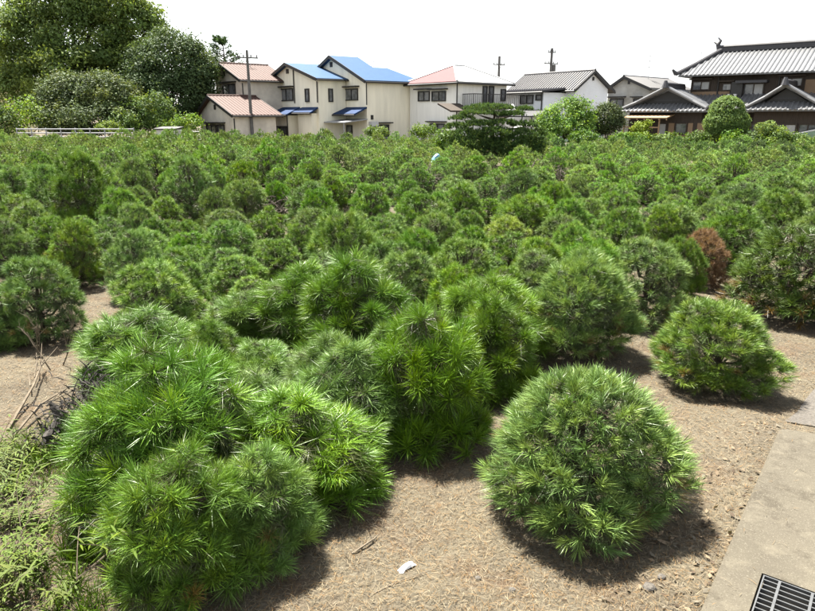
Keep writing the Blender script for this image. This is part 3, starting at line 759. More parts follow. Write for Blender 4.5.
H.vent('A', aF, 214, 215.8, 104.5, 109.5); H.window('A', aF, 205, 214.8, 124.5, 136, 2); H.window('A', aF, 216, 223.2, 124.5, 136, 1)
H.downpipe(aF - 0.08, b0 - 0.05, 0, ze - 0.3)
H.window('B', 0, 246, 262, 125.5, 134, 2, False); H.antenna(2.2, bl * 0.5, zr + 1.5, 2.4)

# --- house with pink/white hipped roof
H = House('hip_roofed_house', 456.6, 54, 40, 'pale house with faded pink hipped metal roof and a balcony')
ze = H.z(81.5); Wb = H.b(410); L = H.a(506); aP = H.a(450 + 8, 2.6, 7.0); bR = H.b(450, 2.2, 6.8)
zr = H.z(66.8, 2.0, Wb * 0.5)
mb = MB(); mb.box(0, L, 0, Wb, -0.2, ze - 0.02); H.part('wall', mb, 'greywall')
ov = 0.45; ra, rb = 2.4, L - 2.2; rbm = Wb * 0.5
mb = MB(); th = 0.14; zo = ze - 0.12
c00, c10, c11, c01 = (-ov, -ov, zo), (L + ov, -ov, zo), (L + ov, Wb + ov, zo), (-ov, Wb + ov, zo); A_, B_ = (ra, rbm, zr), (rb, rbm, zr)
for q in ((c10, c11, B_), (c11, c01, A_, B_), (c01, c00, A_)): mb.prism(q, (0, 0, th))
rf = H.part('roof', mb, 'pink'); mb = MB(); mb.prism((c00, c10, B_, A_), (0, 0, th)); fs = mb.build('white_slope', M['whitepaint'], rf); fs['label'] = 'pale white right-hand slope of the hipped roof'; up_ = lambda p: (p[0], p[1], p[2] + th)  # right-hand slope is a separate part in white, the other slopes are pink
mb = MB()
for q in ((c00, A_), (A_, B_), (B_, c10), (c01, A_)): mb.tube([up_(q[0]), up_(q[1])], 0.10, 6)
mb.build('ridge_cap', M['metal'], rf)
mb = MB(); mb.tube([(-ov - 0.05, Wb + ov, zo), (-ov - 0.05, -ov - 0.05, zo), (L + ov, -ov - 0.05, zo)], 0.08, 6); mb.build('gutter', M['frame'], rf)
H.window('A', 0, 418.4, 430, 91, 101.3); H.window('A', 0, 432, 446, 91, 101.3); H.window('A', 0, 430.5, 445.5, 123.5, 131)
H.downpipe(-0.08, -0.08, 0, zo)
H.window('B', 0, 482, 486.5, 86, 105, 1, False); H.window('B', 0, 488, 493, 86, 105, 1, False); H.window('B', 0, 500, 505, 89, 101, 1, False)
a0 = H.a(474, -1.3); a1 = H.a(524, -1.3); z0 = H.z(105.5, a0, -1.3); z1 = H.z(93.2, a0, -1.3)
mb = MB(); mb.box(a0, a1, -1.3, -0.005, z0 - 0.15, z0); mb.box(a0, a1, -1.3, -1.25, z1 - 0.06, z1)
x = a0
while x < a1: mb.box(x, x + 0.03, -1.29, -1.26, z0, z1 - 0.06); x += 0.16
for y in np.arange(-1.2, -0.05, 0.16): mb.box(a0, a0 + 0.03, y, y + 0.03, z0, z1 - 0.06)
mb.box(a0, a0 + 0.04, -1.245, -0.005, z1 - 0.06, z1)
for x in (a0 + 0.05, (a0 + a1) / 2, a1 - 0.05): mb.tube([(x, -1.2, 0), (x, -1.2, z0 - 0.15)], 0.05, 6)
H.part('balcony', mb, 'frame')
a0, a1 = H.a(450, -1.4), H.a(472, -1.4); z0 = H.z(112, a0, -1.5); z1 = H.z(107.3, a0, 0)
mb = MB(); mb.prism([(a0, -1.5, z0), (a1, -1.5, z0), (a1, 0, z1 + 0.2), (a0, 0, z1 + 0.2)], (0, 0, 0.12)); H.part('porch_roof', mb, 'dkwood')

# --- white house with grey roof
H = House('grey_roofed_house', 573.6, 58, 34, 'white house with long dark grey roof and plain white gable wall')
Lg = H.a(606.5); ap = H.a(592.8, 0, 7); zr = H.z(71.8, ap, 0); ze = H.z(87, 0, 0); zf = H.z(89, Lg, 0); Wg = H.b(512)
H.gable(0, Wg, 0, Lg, ze, zr, ap, 'y', 'white', 'slate', 0.5, 0.4, ze2=zf, ribs=0.3)
H.vent('B', 0, 590.3, 592, 77, 80.5)
H.window('A', 0, 551, 563.5, 94.6, 103, 2)
aF = -2.6; b0 = H.b(543, aF); b1 = H.b(517, aF); zq = H.z(92.3, aF, b0)
mb = MB(); mb.box(aF, 0, b0, b1 + 3, -0.2, zq); H.part('wall', mb, 'white')
sl = (zr - ze) / ap; zb = ze - sl * 0.5
mb = MB(); mb.prism([(-0.4, b0 - 0.4, zb + 0.15), (aF - 0.5, b0 - 0.4, zq + 0.02), (aF - 0.5, b1 + 3.4, zq + 0.02), (-0.4, b1 + 3.4, zb + 0.15)], (0, 0, 0.13))
n_ = 26
for i in range(n_):
    y = b0 - 0.34 + (b1 + 3.7 - b0) * i / n_; mb.tube([(-0.42, y, zb + 0.28), (aF - 0.5, y, zq + 0.15)], 0.07, 6)
rf = H.part('lower_roof', mb, 'slate'); mb = MB(); mb.tube([(aF - 0.56, b0 - 0.4, zq), (aF - 0.56, b1 + 3.4, zq)], 0.08, 6); mb.build('gutter', M['frame'], rf)
H.window('A', aF, 520, 533.3, 95, 104, 2, False); H.window('A', aF, 535.6, 541.8, 94.5, 100.5, 1, False)
mb = MB(); t0, t1, z0, z1 = H.rect('A', aF, 510, 543, 110.5, 113); H.fbox(mb, 'A', aF, t0, t1, z0, z1, 0, 0.05); H.part('base_band', mb, 'dkwood')
H.downpipe(aF - 0.09, b0 + 0.1, 0, zq)
mb = MB(); b0_, b1_ = H.b(545, aF - 2.2), H.b(508, aF - 2.2); z0 = H.z(117, aF - 2.5, b0_)
mb.prism([(aF - 3.6, b0_, z0), (aF - 0.1, b0_, z0 + 0.5), (aF - 0.1, b1_, z0 + 0.5), (aF - 3.6, b1_, z0)], (0, 0, 0.1)); 
for q in (b0_ + 0.1, b1_ - 0.1): mb.tube([(aF - 3.5, q, 0), (aF - 3.5, q, z0)], 0.05, 6)
H.part('lean_to', mb, 'slate')

# --- small stained grey house
H = House('stained_grey_house', 647, 64, 42, 'small stained grey house with grey roof behind the dark round shrub')
ze = H.z(88.5); bl = H.b(607); bp = H.b(626.5, z=6.5); zr = H.z(77.6, 0, bp); L = 8.0
H.gable(0, L, 0, bl, ze, zr, bp, 'x', 'greyrender', 'slate', 0.3, 0.35, ribs=0.3)
H.vent('A', 0, 625.8, 627.8, 80.5, 84); H.window('A', 0, 609.5, 623.5, 98.5, 108); H.window('A', 0, 633, 640, 98.5, 108, 1)
H.antenna(3.5, bl * 0.5, zr, 2.2)

# --- big traditional house
H = House('traditional_house', 677, 59, -40, 'large dark timber traditional house with grey tiled roofs and two tiled front gables')
ze = H.z(77); LM = 17.0; DEP = 8.0
bR = 3.9; zr = H.z(53.2, 1.9, bR)
mb = MB(); mb.box(0.6, LM, 0.9, DEP, -0.2, ze + 0.1); H.part('wall', mb, 'dkwood')
def tile_slab(mb, e0, e1, r0, r1, th=0.12, step=0.34, rad=0.085):
    """roof plane from eave e0-e1 up to r0-r1 with rows of round tiles running up the slope"""
    e0, e1, r0, r1 = [np.array(q, float) for q in (e0, e1, r0, r1)]
    mb.prism([e0, e1, r1, r0], (0, 0, th))
    n_ = max(2, int(np.linalg.norm(e1 - e0) / step))
    for i in range(n_ + 1):
        t = i / n_; p = e0 + (e1 - e0) * t
        # rows run straight up the slope, cut where the plane narrows
        q = r0 + (r1 - r0) * t if np.linalg.norm(r1 - r0) > 0.2 else r0
        dirx = (e1 - e0) / np.linalg.norm(e1 - e0)
        up0 = (r0 - e0) - dirx * ((r0 - e0) @ dirx)
        lft = (r0 - e0) @ dirx; rgt = (r1 - e0) @ dirx; s_ = t * np.linalg.norm(e1 - e0); k = 1.0
        if lft > 0.05 and s_ < lft: k = s_ / lft
        full = np.linalg.norm(e1 - e0)
        if rgt < full - 0.05 and s_ > rgt: k = (full - s_) / (full - rgt)
        if k < 0.06: continue
        o3 = np.array([0, 0, th])
        mb.tube([p + o3 - up0 * 0.0, p + up0 * k + o3], rad, 6)
        mb.tube([p + o3 + np.array([0, 0, -0.02]) - unit(up0) * 0.05, p + o3 + unit(up0) * 0.06], rad * 1.3, 6)
mb = MB()
ec0, ec1 = (-0.2, -0.2, ze), (LM, -0.2, ze)
r0, r1 = (1.9, bR, zr), (LM, bR, zr)
tile_slab(mb, ec0, ec1, r0, r1)
tile_slab(mb, (-0.2, DEP + 0.2, ze), ec0, (1.9, bR, zr), (1.9, bR, zr))
mb.prism([(-0.2, DEP + 0.2, ze), (1.9, bR, zr), (LM, bR, zr), (LM, DEP + 0.2, ze)], (0, 0, 0.12))
rf = H.part('roof', mb, 'kawara')
mb = MB()
mb.box(1.7, LM, bR - 0.22, bR + 0.22, zr + 0.10, zr + 0.42); mb.tube([(1.6, bR, zr + 0.50), (LM, bR, zr + 0.50)], 0.17, 8)
mb.tube([(1.9, bR - 0.1, zr + 0.25), (0.6, bR * 0.42, ze + (zr - ze) * 0.44 + 0.2), (-0.35, -0.35, ze + 0.25)], [0.2, 0.19, 0.17], 8)
mb.build('ridge_tiles', M['slate'], rf); mb = MB()
mb.tube([(1.7, bR, zr + 0.3), (1.55, bR, zr + 0.75), (1.75, bR, zr + 1.05), (1.5, bR, zr + 1.3)], [0.22, 0.2, 0.12, 0.05], 7)
mb.tube([(1.55, bR, zr + 0.75), (1.2, bR, zr + 0.95)], [0.14, 0.05], 6); mb.build('ridge_ornament', M['slate'], rf)
mb = MB(); mb.tube([(-0.35, -0.35, ze + 0.25), (-0.6, -0.6, ze + 0.6)], [0.2, 0.08], 6); mb.build('corner_tile', M['slate'], rf)
# upper wall details
BF = 0.9
for (p0, p1, q0, q1, pn, cu) in ((690, 708, 81, 90.5, 2, 1), (719.5, 729.5, 83, 91, 1, 1), (741, 762, 83, 96.5, 2, 1), (777, 799.5, 77.5, 87, 2, 1)):
    H.window('B', BF, p0, p1, q0, q1, pn, True, 'dkwood', 'glass', cu)
for p0, p1, q0, q1 in ((690, 728, 91.5, 99.5), (802, 830, 79, 96)):
    mb = MB(); t0, t1, z0, z1 = H.rect('B', BF, p0, p1, q0, q1); H.fbox(mb, 'B', BF, t0, t1, z0, z1, 0, 0.04); H.part('plaster_panel', mb, 'tan')
mb = MB(); t0, t1, z0, z1 = H.rect('B', BF, 735, 766, 80.5, 83); H.fbox(mb, 'B', BF, t0, t1, z0, z1, 0, 0.9); H.part('window_hood', mb, 'slate')
mb = MB(); t0, t1, z0, z1 = H.rect('B', BF - 0.5, 729, 740, 82, 97); H.fbox(mb, 'B', BF - 0.5, t0, t1, z0, z1, -0.4, 0.05); H.part('shutter_box', mb, 'frame')
mb = MB(); t0, t1, z0, z1 = H.rect('B', BF - 0.6, 727, 735.5, 94, 98.5); mb.box(t0, t1, BF - 0.9, BF - 0.5, z0, z1); acu = H.part('air_conditioner', mb, 'whitepaint')
mb = MB(); mb.tube([((t0 + t1) / 2, BF - 0.93, (z0 + z1) / 2), ((t0 + t1) / 2, BF - 0.901, (z0 + z1) / 2)], 0.2, 12); mb.build('fan', M['frame'], acu)
for p in (776, 716): t0 = H.a(p, BF); H.downpipe(t0, BF - 0.12, 3.4, ze)
# lower roof round the main body
zl0 = H.z(112.5, 6, -1.6); zl1 = zl0 + 1.35
mb = MB(); tile_slab(mb, (-1.2, -1.7, zl0), (LM, -1.7, zl0), (0.6, 0.9, zl1), (LM, 0.9, zl1)); tile_slab(mb, (-1.2, DEP, zl0), (-1.2, -1.7, zl0), (0.6, DEP, zl1), (0.6, 0.9, zl1))
H.part('lower_roof', mb, 'kawara')
mb = MB(); mb.box(0.6, LM, -0.6, 0.89, -0.2, zl0 + 0.25); H.part('wall', mb, 'dkwood')
def wing(pl, pp, pr, ypk, yev, dep, name='front_gable'):
    """gabled front wing: skirt of tiles, recessed dark gable above, white-edged barge tiles, ridge back to the main roof"""
    f = -0.6 - dep
    a0, a1 = H.a(pl, f), H.a(pr, f); ap_ = H.a(pp, f, 4); zv = H.z(yev, ap_, f); zp = H.z(ypk, ap_, f + 0.8)
    mb = MB(); mb.box(a0 + 0.8, a1 - 0.8, f + 0.7, -0.61, -0.2, zv + 0.05); H.part('wall', mb, 'dkwood')
    mb = MB(); zs = zv + 0.55
    tile_slab(mb, (a0, f - 0.2, zv), (a1, f - 0.2, zv), (a0 + 0.9, f + 0.75, zs), (a1 - 0.9, f + 0.75, zs))
    for (xa, sg) in ((a0, 1), (a1, -1)):
        q = [(xa, f - 0.2, zv), (xa, 0.5, zv), (ap_, 0.5, zp), (ap_, f + 0.5, zp), (xa + sg * 0.9, f + 0.75, zs)]
        mb.prism([(xa, f - 0.2, zv), (xa + sg * 1.3, f + 0.5, zv + (zp - zv) * 1.3 / abs(ap_ - xa)), (xa + sg * 1.3, 0.5, zv + (zp - zv) * 1.3 / abs(ap_ - xa)), (xa, 0.5, zv)], (0, 0, 0.12))
        s0 = zv + (zp - zv) * 1.3 / abs(ap_ - xa)
        e0, e1 = (xa + sg * 1.3, f + 0.45, s0), (xa + sg * 1.3, 0.5, s0)
        tile_slab(mb, e0, e1, (ap_, f + 0.45, zp), (ap_, 0.5, zp))
        for i in range(9):
            y = f - 0.1 + i * 0.34; mb.tube([(xa, y, zv + 0.12), (xa + sg * 1.3, max(y, f + 0.5), s0 + 0.12)], 0.085, 6)
    r = H.part(name, mb, 'kawara')
    mb = MB()
    for xa in (a0, a1):
        sg = 1 if xa == a0 else -1
        for dy, rd in ((0.30, 0.13), (0.62, 0.13)):
            mb.tube([(xa + sg * 0.1, f + dy - 0.3, zv + 0.2), (xa + sg * 1.5, f + dy, zv + (zp - zv) * 1.45 / abs(ap_ - xa) + 0.16), (ap_, f + dy, zp + 0.22)], rd, 8)
    mb.build('barge_tiles', M['kawara'], r)
    mb = MB(); mb.box(ap_ - 0.17, ap_ + 0.17, f + 0.2, 0.8, zp + 0.12, zp + 0.38); mb.tube([(ap_, f + 0.05, zp + 0.46), (ap_, 0.8, zp + 0.46)], 0.15, 8)
    mb.tube([(ap_, f + 0.04, zp + 0.15), (ap_, f + 0.04, zp + 0.72)], [0.30, 0.12], 8)
    mb.build('ridge_tiles', M['slate'], r)
    for xa in (a0, a1):
        mb = MB(); sg = 1 if xa == a0 else -1; mb.tube([(xa + sg * 0.2, f - 0.1, zv + 0.25), (xa - sg * 0.1, f - 0.35, zv + 0.62)], [0.2, 0.09], 7); mb.build('corner_tile', M['slate'], r)
    mb = MB(); mb.prism([(a0 + 1.2, f + 0.9, zs - 0.05), (a1 - 1.2, f + 0.9, zs - 0.05), (ap_, f + 0.9, zp - 0.05)], (0, 0.1, 0)); gbl = mb.build('gable_board', M['frame'], r)
    mb = MB(); w_ = (a1 - a0) * 0.14; mb.box(ap_ - w_, ap_ + w_, f + 0.84, f + 0.895, zs + (zp - zs) * 0.30, zs + (zp - zs) * 0.38); mb.build('gable_beam', M['slate'], gbl)
    return f, a0, a1, zv
f, a0, a1, zv = wing(618, 664.5, 711, 90, 112.3, 3.2)
H.window('B', f + 0.7, 677.5, 690, 122.5, 134, 1, False, 'dkwood')
for p0, p1, q0, q1 in ((671, 676.8, 123, 138), (690.6, 695.5, 123, 138), (676.8, 690.6, 135, 140), (700, 708, 123, 138)):
    mb = MB(); t0, t1, z0, z1 = H.rect('B', f + 0.7, p0, p1, q0, q1); H.fbox(mb, 'B', f + 0.7, t0, t1, z0, z1, 0, 0.05); H.part('plaster_panel', mb, 'tan')
mb = MB(); t0, t1, z0, z1 = H.rect('B', f + 0.7, 661, 668, 124, 140); H.fbox(mb, 'B', f + 0.7, t0, t1, max(z0, 0.1), z1, 0, 0.06); H.part('paper_screen', mb, 'curtain')
fa = f - 1.2; t0, t1 = H.a(624, fa), H.a(668, fa); zt = H.z(118.5, t0, fa)
mb = MB(); mb.prism([(t0, fa, zt), (t1, fa, zt), (t1, f + 0.7, zt + 0.28), (t0, f + 0.7, zt + 0.28)], (0, 0, 0.09))
for i in range(7):
    x = t0 + (t1 - t0) * i / 6; mb.box(x - 0.04, x + 0.04, fa, fa + 0.08, zt - 0.12, zt - 0.002)
for x in (t0 + 0.1, t1 - 0.6): mb.box(x - 0.05, x + 0.05, fa + 0.1, fa + 0.2, -0.1, zt - 0.002)
zz = H.z(127, t0, fa); mb.box(t0 + 0.15, t1 - 0.65, fa + 0.12, fa + 0.18, zz - 0.05, zz + 0.05)
H.part('lean_to_shelter', mb, 'ltwood')
f, a0, a1, zv = wing(742, 784, 829, 87.5, 111.2, 2.4)
for p0, p1, cu in ((754, 776, 0), (777, 801, 1), (802, 822, 0)): H.window('B', f + 0.7, p0, p1, 123.5, 141, 2, False, 'dkwood', 'glass', cu)
mb = MB(); t0, t1, z0, z1 = H.rect('B', f + 0.7, 745, 752, 122, 140); H.fbox(mb, 'B', f + 0.7, t0, t1, z0, z1, 0, 0.05); H.part('plaster_panel', mb, 'tan')
H.antenna(-0.5, DEP * 0.8, ze - 0.3, 3.6)

# --- building at the very left edge
H = House('yellow_walled_building', 8.5, 72, 10, 'pale building with yellow wall at the photo edge beside the tallest tree')
mb = MB(); mb.box(-9, 0, 0, 7, -0.2, H.z(83)); H.part('wall', mb, 'yellowwall')
mb = MB(); mb.box(-9.2, 0.15, -0.2, 7.2, H.z(83), H.z(75.5)); H.part('roof_parapet', mb, 'whitepaint')
mb = MB(); mb.box(-9, -0.8, 0.8, 7, H.z(75.5), H.z(58)); H.part('upper_wall', mb, 'metal')
mb = MB(); mb.box(-8.8, -0.6, -0.12, -0.005, H.z(100), H.z(94)); H.part('window', mb, 'glass')

# ------------------------------------------------------------------ poles, fences, shed, small things
def pole(px, pyt, Y, label, rad=0.17, arms=((0.5, 0.9),), extra=None, mat='pole'):
    p = at_depth(px, HORIZON, Y); zt = at_depth(px, pyt, Y)[2]
    o = tag(empty('utility_pole', (p[0], p[1], 0), 0.5), label, 'utility pole')
    mb = MB(); mb.tube([(0, 0, -0.3), (0, 0, zt)], [rad * 1.15, rad * 0.8], 10); mb.build('pole', M[mat], o)
    for d, l_ in arms:
        mb = MB(); mb.box(-l_, l_, -0.05, 0.05, zt - d - 0.06, zt - d + 0.04)
        for x in (-l_ * 0.9, -l_ * 0.35, l_ * 0.35, l_ * 0.9): mb.tube([(x, 0, zt - d + 0.04), (x, 0, zt - d + 0.22)], 0.05, 6)
        mb.build('crossarm', M['pole'], o)
    if extra:
        mb = MB(); mb.tube([(0.33, 0, zt - extra - 0.75), (0.33, 0, zt - extra)], 0.24, 10); mb.box(0.0, 0.33, -0.03, 0.03, zt - extra - 0.4, zt - extra - 0.3); mb.build('transformer', M['pole'], o)
    return Vector((p[0], p[1], zt))
w1 = pole(251, 50, 55, 'dark wooden utility pole standing beside the red-tiled house', 0.125, ((0.55, 0.85),), mat='pole')
w2 = pole(497.3, 56, 78, 'grey utility pole with one crossarm behind the pink hipped roof', 0.17, ((0.9, 0.8),))
w3 = pole(548.2, 48, 72, 'grey utility pole carrying a transformer behind the grey-roofed house', 0.17, ((0.4, 0.5), (1.5, 0.9)), 1.6)
def wire(a, b, sag, label):
    mb = MB(); pts = [a.lerp(b, t) - Vector((0, 0, sag * 4 * t * (1 - t))) for t in np.linspace(0, 1, 13)]
    mb.tube(pts, 0.014, 4); tag(mb.build('overhead_wire', M['cable'], None), label, 'cable')
wire(w2 - Vector((0, 0, 0.8)), w3 - Vector((0, 0, 1.3)), 0.9, 'thin overhead wire between the two grey utility poles')
wire(w2 - Vector((0, 0, 0.9)), Vector(at_depth(524, 84, 58)), 0.5, 'thin service wire dropping from the pole to the grey roof')
# white pipe fence and shed at the far left edge of the field
p0, p1 = at_depth(16, 129, 50), at_depth(133, 127, 50); zt = p0[2]
fo = tag(empty('white_fence', (p0[0], p0[1], 0)), 'long low white pipe fence in front of the dark bushes', 'fence')
Lf = p1[0] - p0[0]; mb = MB()
for z in (zt, zt - 0.28, zt - 0.56): mb.tube([(0, 0, z), (Lf, 0, z)], 0.045, 6)
mb.build('rails', M['metal'], fo)
for i in range(9):
    mb = MB(); x = Lf * i / 8; mb.tube([(x, 0.06, -0.2), (x, 0.06, zt + 0.1)], 0.05, 6); mb.build('post', M['metal'], fo)
p0 = at_depth(156, 131, 50); w = at_depth(175, 131, 50)[0] - p0[0]; zt = at_depth(156, 129.6, 50)[2]
so_ = tag(empty('shed', (p0[0], p0[1], 0)), 'small white shed with flat dark roof at the field edge', 'shed')
mb = MB(); mb.box(0, w, 0, 1.6, -0.1, zt); mb.build('wall', M['whitepaint'], so_)
mb = MB(); mb.prism([(-0.12, -0.15, zt), (w + 0.12, -0.15, zt), (w + 0.12, 1.7, zt + 0.12), (-0.12, 1.7, zt + 0.12)], (0, 0, 0.08)); mb.build('roof', M['slate'], so_)
mb = MB(); mb.box(w * 0.55, w * 0.9, -0.03, -0.002, 0, zt - 0.2); mb.build('door', M['metal'], so_)
p0, p1 = at_depth(178, 131.5, 51), at_depth(200, 131.5, 51)
f2 = tag(empty('wire_fence', (p0[0], p0[1], 0)), 'low pale wire fence between the shed and the red-tiled house', 'fence'); Lf = p1[0] - p0[0]; zt = p0[2]
mb = MB()
for z in (zt, zt - 0.3, zt - 0.6): mb.tube([(0, 0, z), (Lf, 0, z)], 0.03, 6)
mb.build('rails', M['whitepaint'], f2)
for i in range(4):
    mb = MB(); x = Lf * i / 3; mb.tube([(x, 0.05, -0.2), (x, 0.05, zt + 0.1)], 0.035, 6); mb.build('post', M['whitepaint'], f2)
# crumpled sheets
def sheet(px, py, Y, w, d, h, name, mat, label, cat, seed):
    p = at_depth(px, py, Y); rng_ = random.Random(seed); n_ = 9; mb = MB(); V = []
    top_ = []; 
    for j in range(n_):
        for i in range(n_):
            u, v = i / (n_ - 1) - 0.5, j / (n_ - 1) - 0.5
            z = h * max(0.0, 1 - (2 * abs(u)) ** 2.2) * max(0.15, 1 - (1.6 * abs(v)) ** 2) * rng_.uniform(0.75, 1.1)
            V.append((u * w + rng_.uniform(-.04, .04) * w, v * d + rng_.uniform(-.04, .04) * d, z))
    F_ = [(j * n_ + i, j * n_ + i + 1, (j + 1) * n_ + i + 1, (j + 1) * n_ + i) for j in range(n_ - 1) for i in range(n_ - 1)]
    mb.v, mb.f = V, F_; o = mb.build(name, M[mat]); o.location = (p[0], p[1], p[2] - h * 0.7); o.modifiers.new('t', 'SOLIDIFY').thickness = 0.012
    return tag(o, label, cat)
sheet(437, 156, 27.5, 0.55, 0.5, 0.35, 'blue_sheet', 'bluesheet', 'light blue plastic sheet draped over brush left of the layered pine', 'plastic sheet', 3)
sheet(408, 155, 29.5, 0.32, 0.3, 0.3, 'white_bag', 'paper', 'small white bag caught among the far pines', 'bag', 4)
sheet(543, 175, 24, 0.3, 0.3, 0.3, 'pale_sack', 'ltwood', 'pale sack lying in the grey brush below the layered pine', 'sack', 5)
sheet(526, 123, 45, 1.5, 1.2, 0.45, 'white_cover', 'paper', 'white tarpaulin heap in front of the grey-roofed house', 'tarpaulin', 6)
sheet(512.5, 106, 47, 0.55, 0.5, 0.45, 'laundry_sheet', 'paper', 'white cloth showing above the layered pine', 'cloth', 7)
p = ground_pt(407, 568); o = sheet(407, 568, p[1], 0.10, 0.035, 0.03, 'paper_scrap', 'paper', 'torn white paper scrap lying on the dry litter', 'paper scrap', 8)
o.location = (p[0], p[1], ground_z(p[0], p[1]) + 0.006); o.rotation_euler = (0, 0, 0.75)
# green sheet on a slanting pole at the right
p0, p1 = at_depth(770, 139, 39), at_depth(835, 126, 39)
go = tag(empty('green_net', (p0[0], p0[1], 0)), 'pale green net hung along a slanting pole before the curtained window', 'net')
v0, v1 = Vector((0, 0, p0[2])), Vector((p1[0] - p0[0], 0, p1[2])); mb = MB(); mb.tube([v0, v1], 0.035, 6); mb.build('pole', M['metal'], go)
mb = MB(); mb.prism([v0 + Vector((0, 0.02, -0.05)), v1 + Vector((0, 0.02, -0.05)), v1 + Vector((0, 0.14, -0.5)), v0 + Vector((0, 0.14, -0.22))], (0, 0.012, 0)); mb.build('net', M['net'], go)
for v in (v0, v1 * 0.95):
    mb = MB(); mb.tube([(v.x, 0, -0.2), (v.x, 0, v.z)], 0.03, 6); mb.build('post', M['metal'], go)
# road and yards beyond the field
mb = MB(); mb.poly([(-60, 51.5, 0.03), (60, 51.5, 0.03), (60, 54, 0.03), (-60, 54, 0.03)]); tag(mb.build('lane', M['rubble']), kind='structure')

# ------------------------------------------------------------------ broadleaf trees and shrubs
def leaves(rng, P, Nrm, size, up=0.5, jit=0.8, aspect=0.55):
    n_ = len(P); nn = unit(Nrm + np.array([0, 0, up]) + rng.normal(size=(n_, 3)) * jit)
    u = unit(np.cross(nn, ball(rng, n_))); v = np.cross(nn, u); s = (size * rng.uniform(0.65, 1.25, n_))[:, None]
    V = np.stack([P - u * s, P + v * s * aspect - nn * s * 0.12, P + u * s, P - v * s * aspect - nn * s * 0.12], 1).reshape(-1, 3)
    k = (np.arange(n_) * 4)[:, None, None]
    T = (k + np.array([[0, 1, 2], [0, 2, 3]])[None]).reshape(-1, 3)
    return V, T
def crown(seed, lobes, n_clump, per, clump_r, size, up=0.5, yellow=0.25, shell=(0.72, 1.0), zmin=0.1, lo=0.7, hi=1.25, top=None):
    rng = np.random.default_rng(seed)
    C, N = sample_lobes(rng, lobes, n_clump, shell, zmin, 0.75)
    ci = np.repeat(np.arange(n_clump), per)
    off = rng.normal(size=(len(ci), 3)) * clump_r * np.array([1, 1, 0.65]) * 0.55
    P = C[ci] + off
    V, T = leaves(rng, P, N[ci] * 0.6 + unit(off) * 0.6, size, up)
    tone = rng.uniform(lo, hi, (n_clump, 1)) * np.ones((n_clump, 3))
    y = rng.random(n_clump) < yellow; tone[y] *= np.array([1.45, 1.22, 0.9])
    c = tone[ci] * rng.uniform(0.8, 1.2, (len(ci), 1))
    return V, T, np.repeat(c, 4, 0)
def trunk_mesh(seed, h, r, ends, mat='bark', z0=-0.3):
    rng = random.Random(seed); mb = MB(); lean = rng.uniform(-0.04, 0.04) * h
    mb.tube([(0, 0, z0), (lean * 0.4, 0, h * 0.35), (lean, lean * 0.5, h)], [r * 1.25, r * 0.9, r * 0.5], 9)
    for e in ends:
        e = Vector(e); s = Vector((lean * 0.7, 0, h * rng.uniform(0.55, 0.95))); md = s.lerp(e, 0.5) + Vector((0, 0, -0.06 * (e - s).length))
        mb.tube([s, md, e], [r * 0.5, r * 0.32, r * 0.1], 6)
        for k in range(3):
            d = Vector((rng.uniform(-1, 1), rng.uniform(-1, 1), rng.uniform(-0.2, 1))).normalized(); st = md.lerp(e, rng.uniform(0, 0.8))
            mb.tube([st, st + d * (e - s).length * 0.35], [r * 0.2, r * 0.05], 5)
    return mb.mesh('trunk', M[mat])
def tree(name, px, Y, lobes_px, label, cat, seed, n_clump, per, clump_r, size, mat='leaf', trunk=(0.5, 0.25), group=None, **kw):
    """lobes given as photo ellipses (px, py, rx_px, ry_px, depth shift m, depth radius factor); placed round the trunk at depth Y"""
    p = at_depth(px, HORIZON, Y); o = tag(empty(name, (p[0], p[1], 0)), label, cat, group); L = []
    for q in lobes_px:
        cx, cy, rx, ry = q[:4]; dy = q[4] if len(q) > 4 else 0.0; kd = q[5] if len(q) > 5 else 1.0
        c = at_depth(cx, cy, Y + dy); zc = (Y + dy) * cp; m_ = zc / FPX
        L.append((c[0] - p[0], dy, c[2], rx * m_, rx * m_ * kd, ry * m_))
    link('crown', tri_mesh('crown', *crown(seed, L, n_clump, per, clump_r, size, **kw), M[mat]), o)
    zt = max(l[2] for l in L)
    link('trunk', trunk_mesh(seed, zt * trunk[0], trunk[1], [(l[0] * 0.85, l[1] * 0.85, l[2]) for l in L]), o)
    return o
tree('broadleaf_tree', 82, 66, [(80, 40, 58, 42), (30, 42, 34, 30, -1), (52, 8, 40, 26), (104, -2, 40, 30, 0), (134, 26, 28, 28, 1), (86, 74, 58, 32, -2), (30, 88, 30, 30, -1), (120, 62, 34, 26, 0), (8, 60, 18, 24, 2), (70, -18, 42, 26, 0), (152, 20, 10, 12, 1), (18, 18, 18, 20, 1)],
     'tallest broad green tree rising out of the top of the view', 'tree', 1, 1350, 80, 0.85, 0.145, 'leaf', (0.45, 0.55), yellow=0.35, shell=(0.6, 1.0), lo=0.65)
tree('evergreen_tree', 172, 62, [(172, 62, 36, 30), (150, 72, 26, 26, -1), (192, 74, 24, 30, 0), (165, 96, 40, 30, -1), (200, 100, 16, 22, 1), (140, 98, 24, 26)],
     'dark domed evergreen tree between the tallest tree and the red-tiled house', 'tree', 2, 800, 70, 0.75, 0.12, 'leaf_dark', (0.4, 0.4), yellow=0.1, shell=(0.7, 1.0))
tree('dark_bush', 82, 56, [(72, 98, 30, 24), (100, 98, 32, 26), (55, 108, 18, 20), (125, 108, 20, 22), (88, 118, 46, 16, -1)],
     'big dark bush behind the white fence under the tallest tree', 'bush', 3, 620, 64, 0.6, 0.11, 'leaf_dark', (0.3, 0.14), yellow=0.2, up=0.6, lo=0.8, hi=1.5)
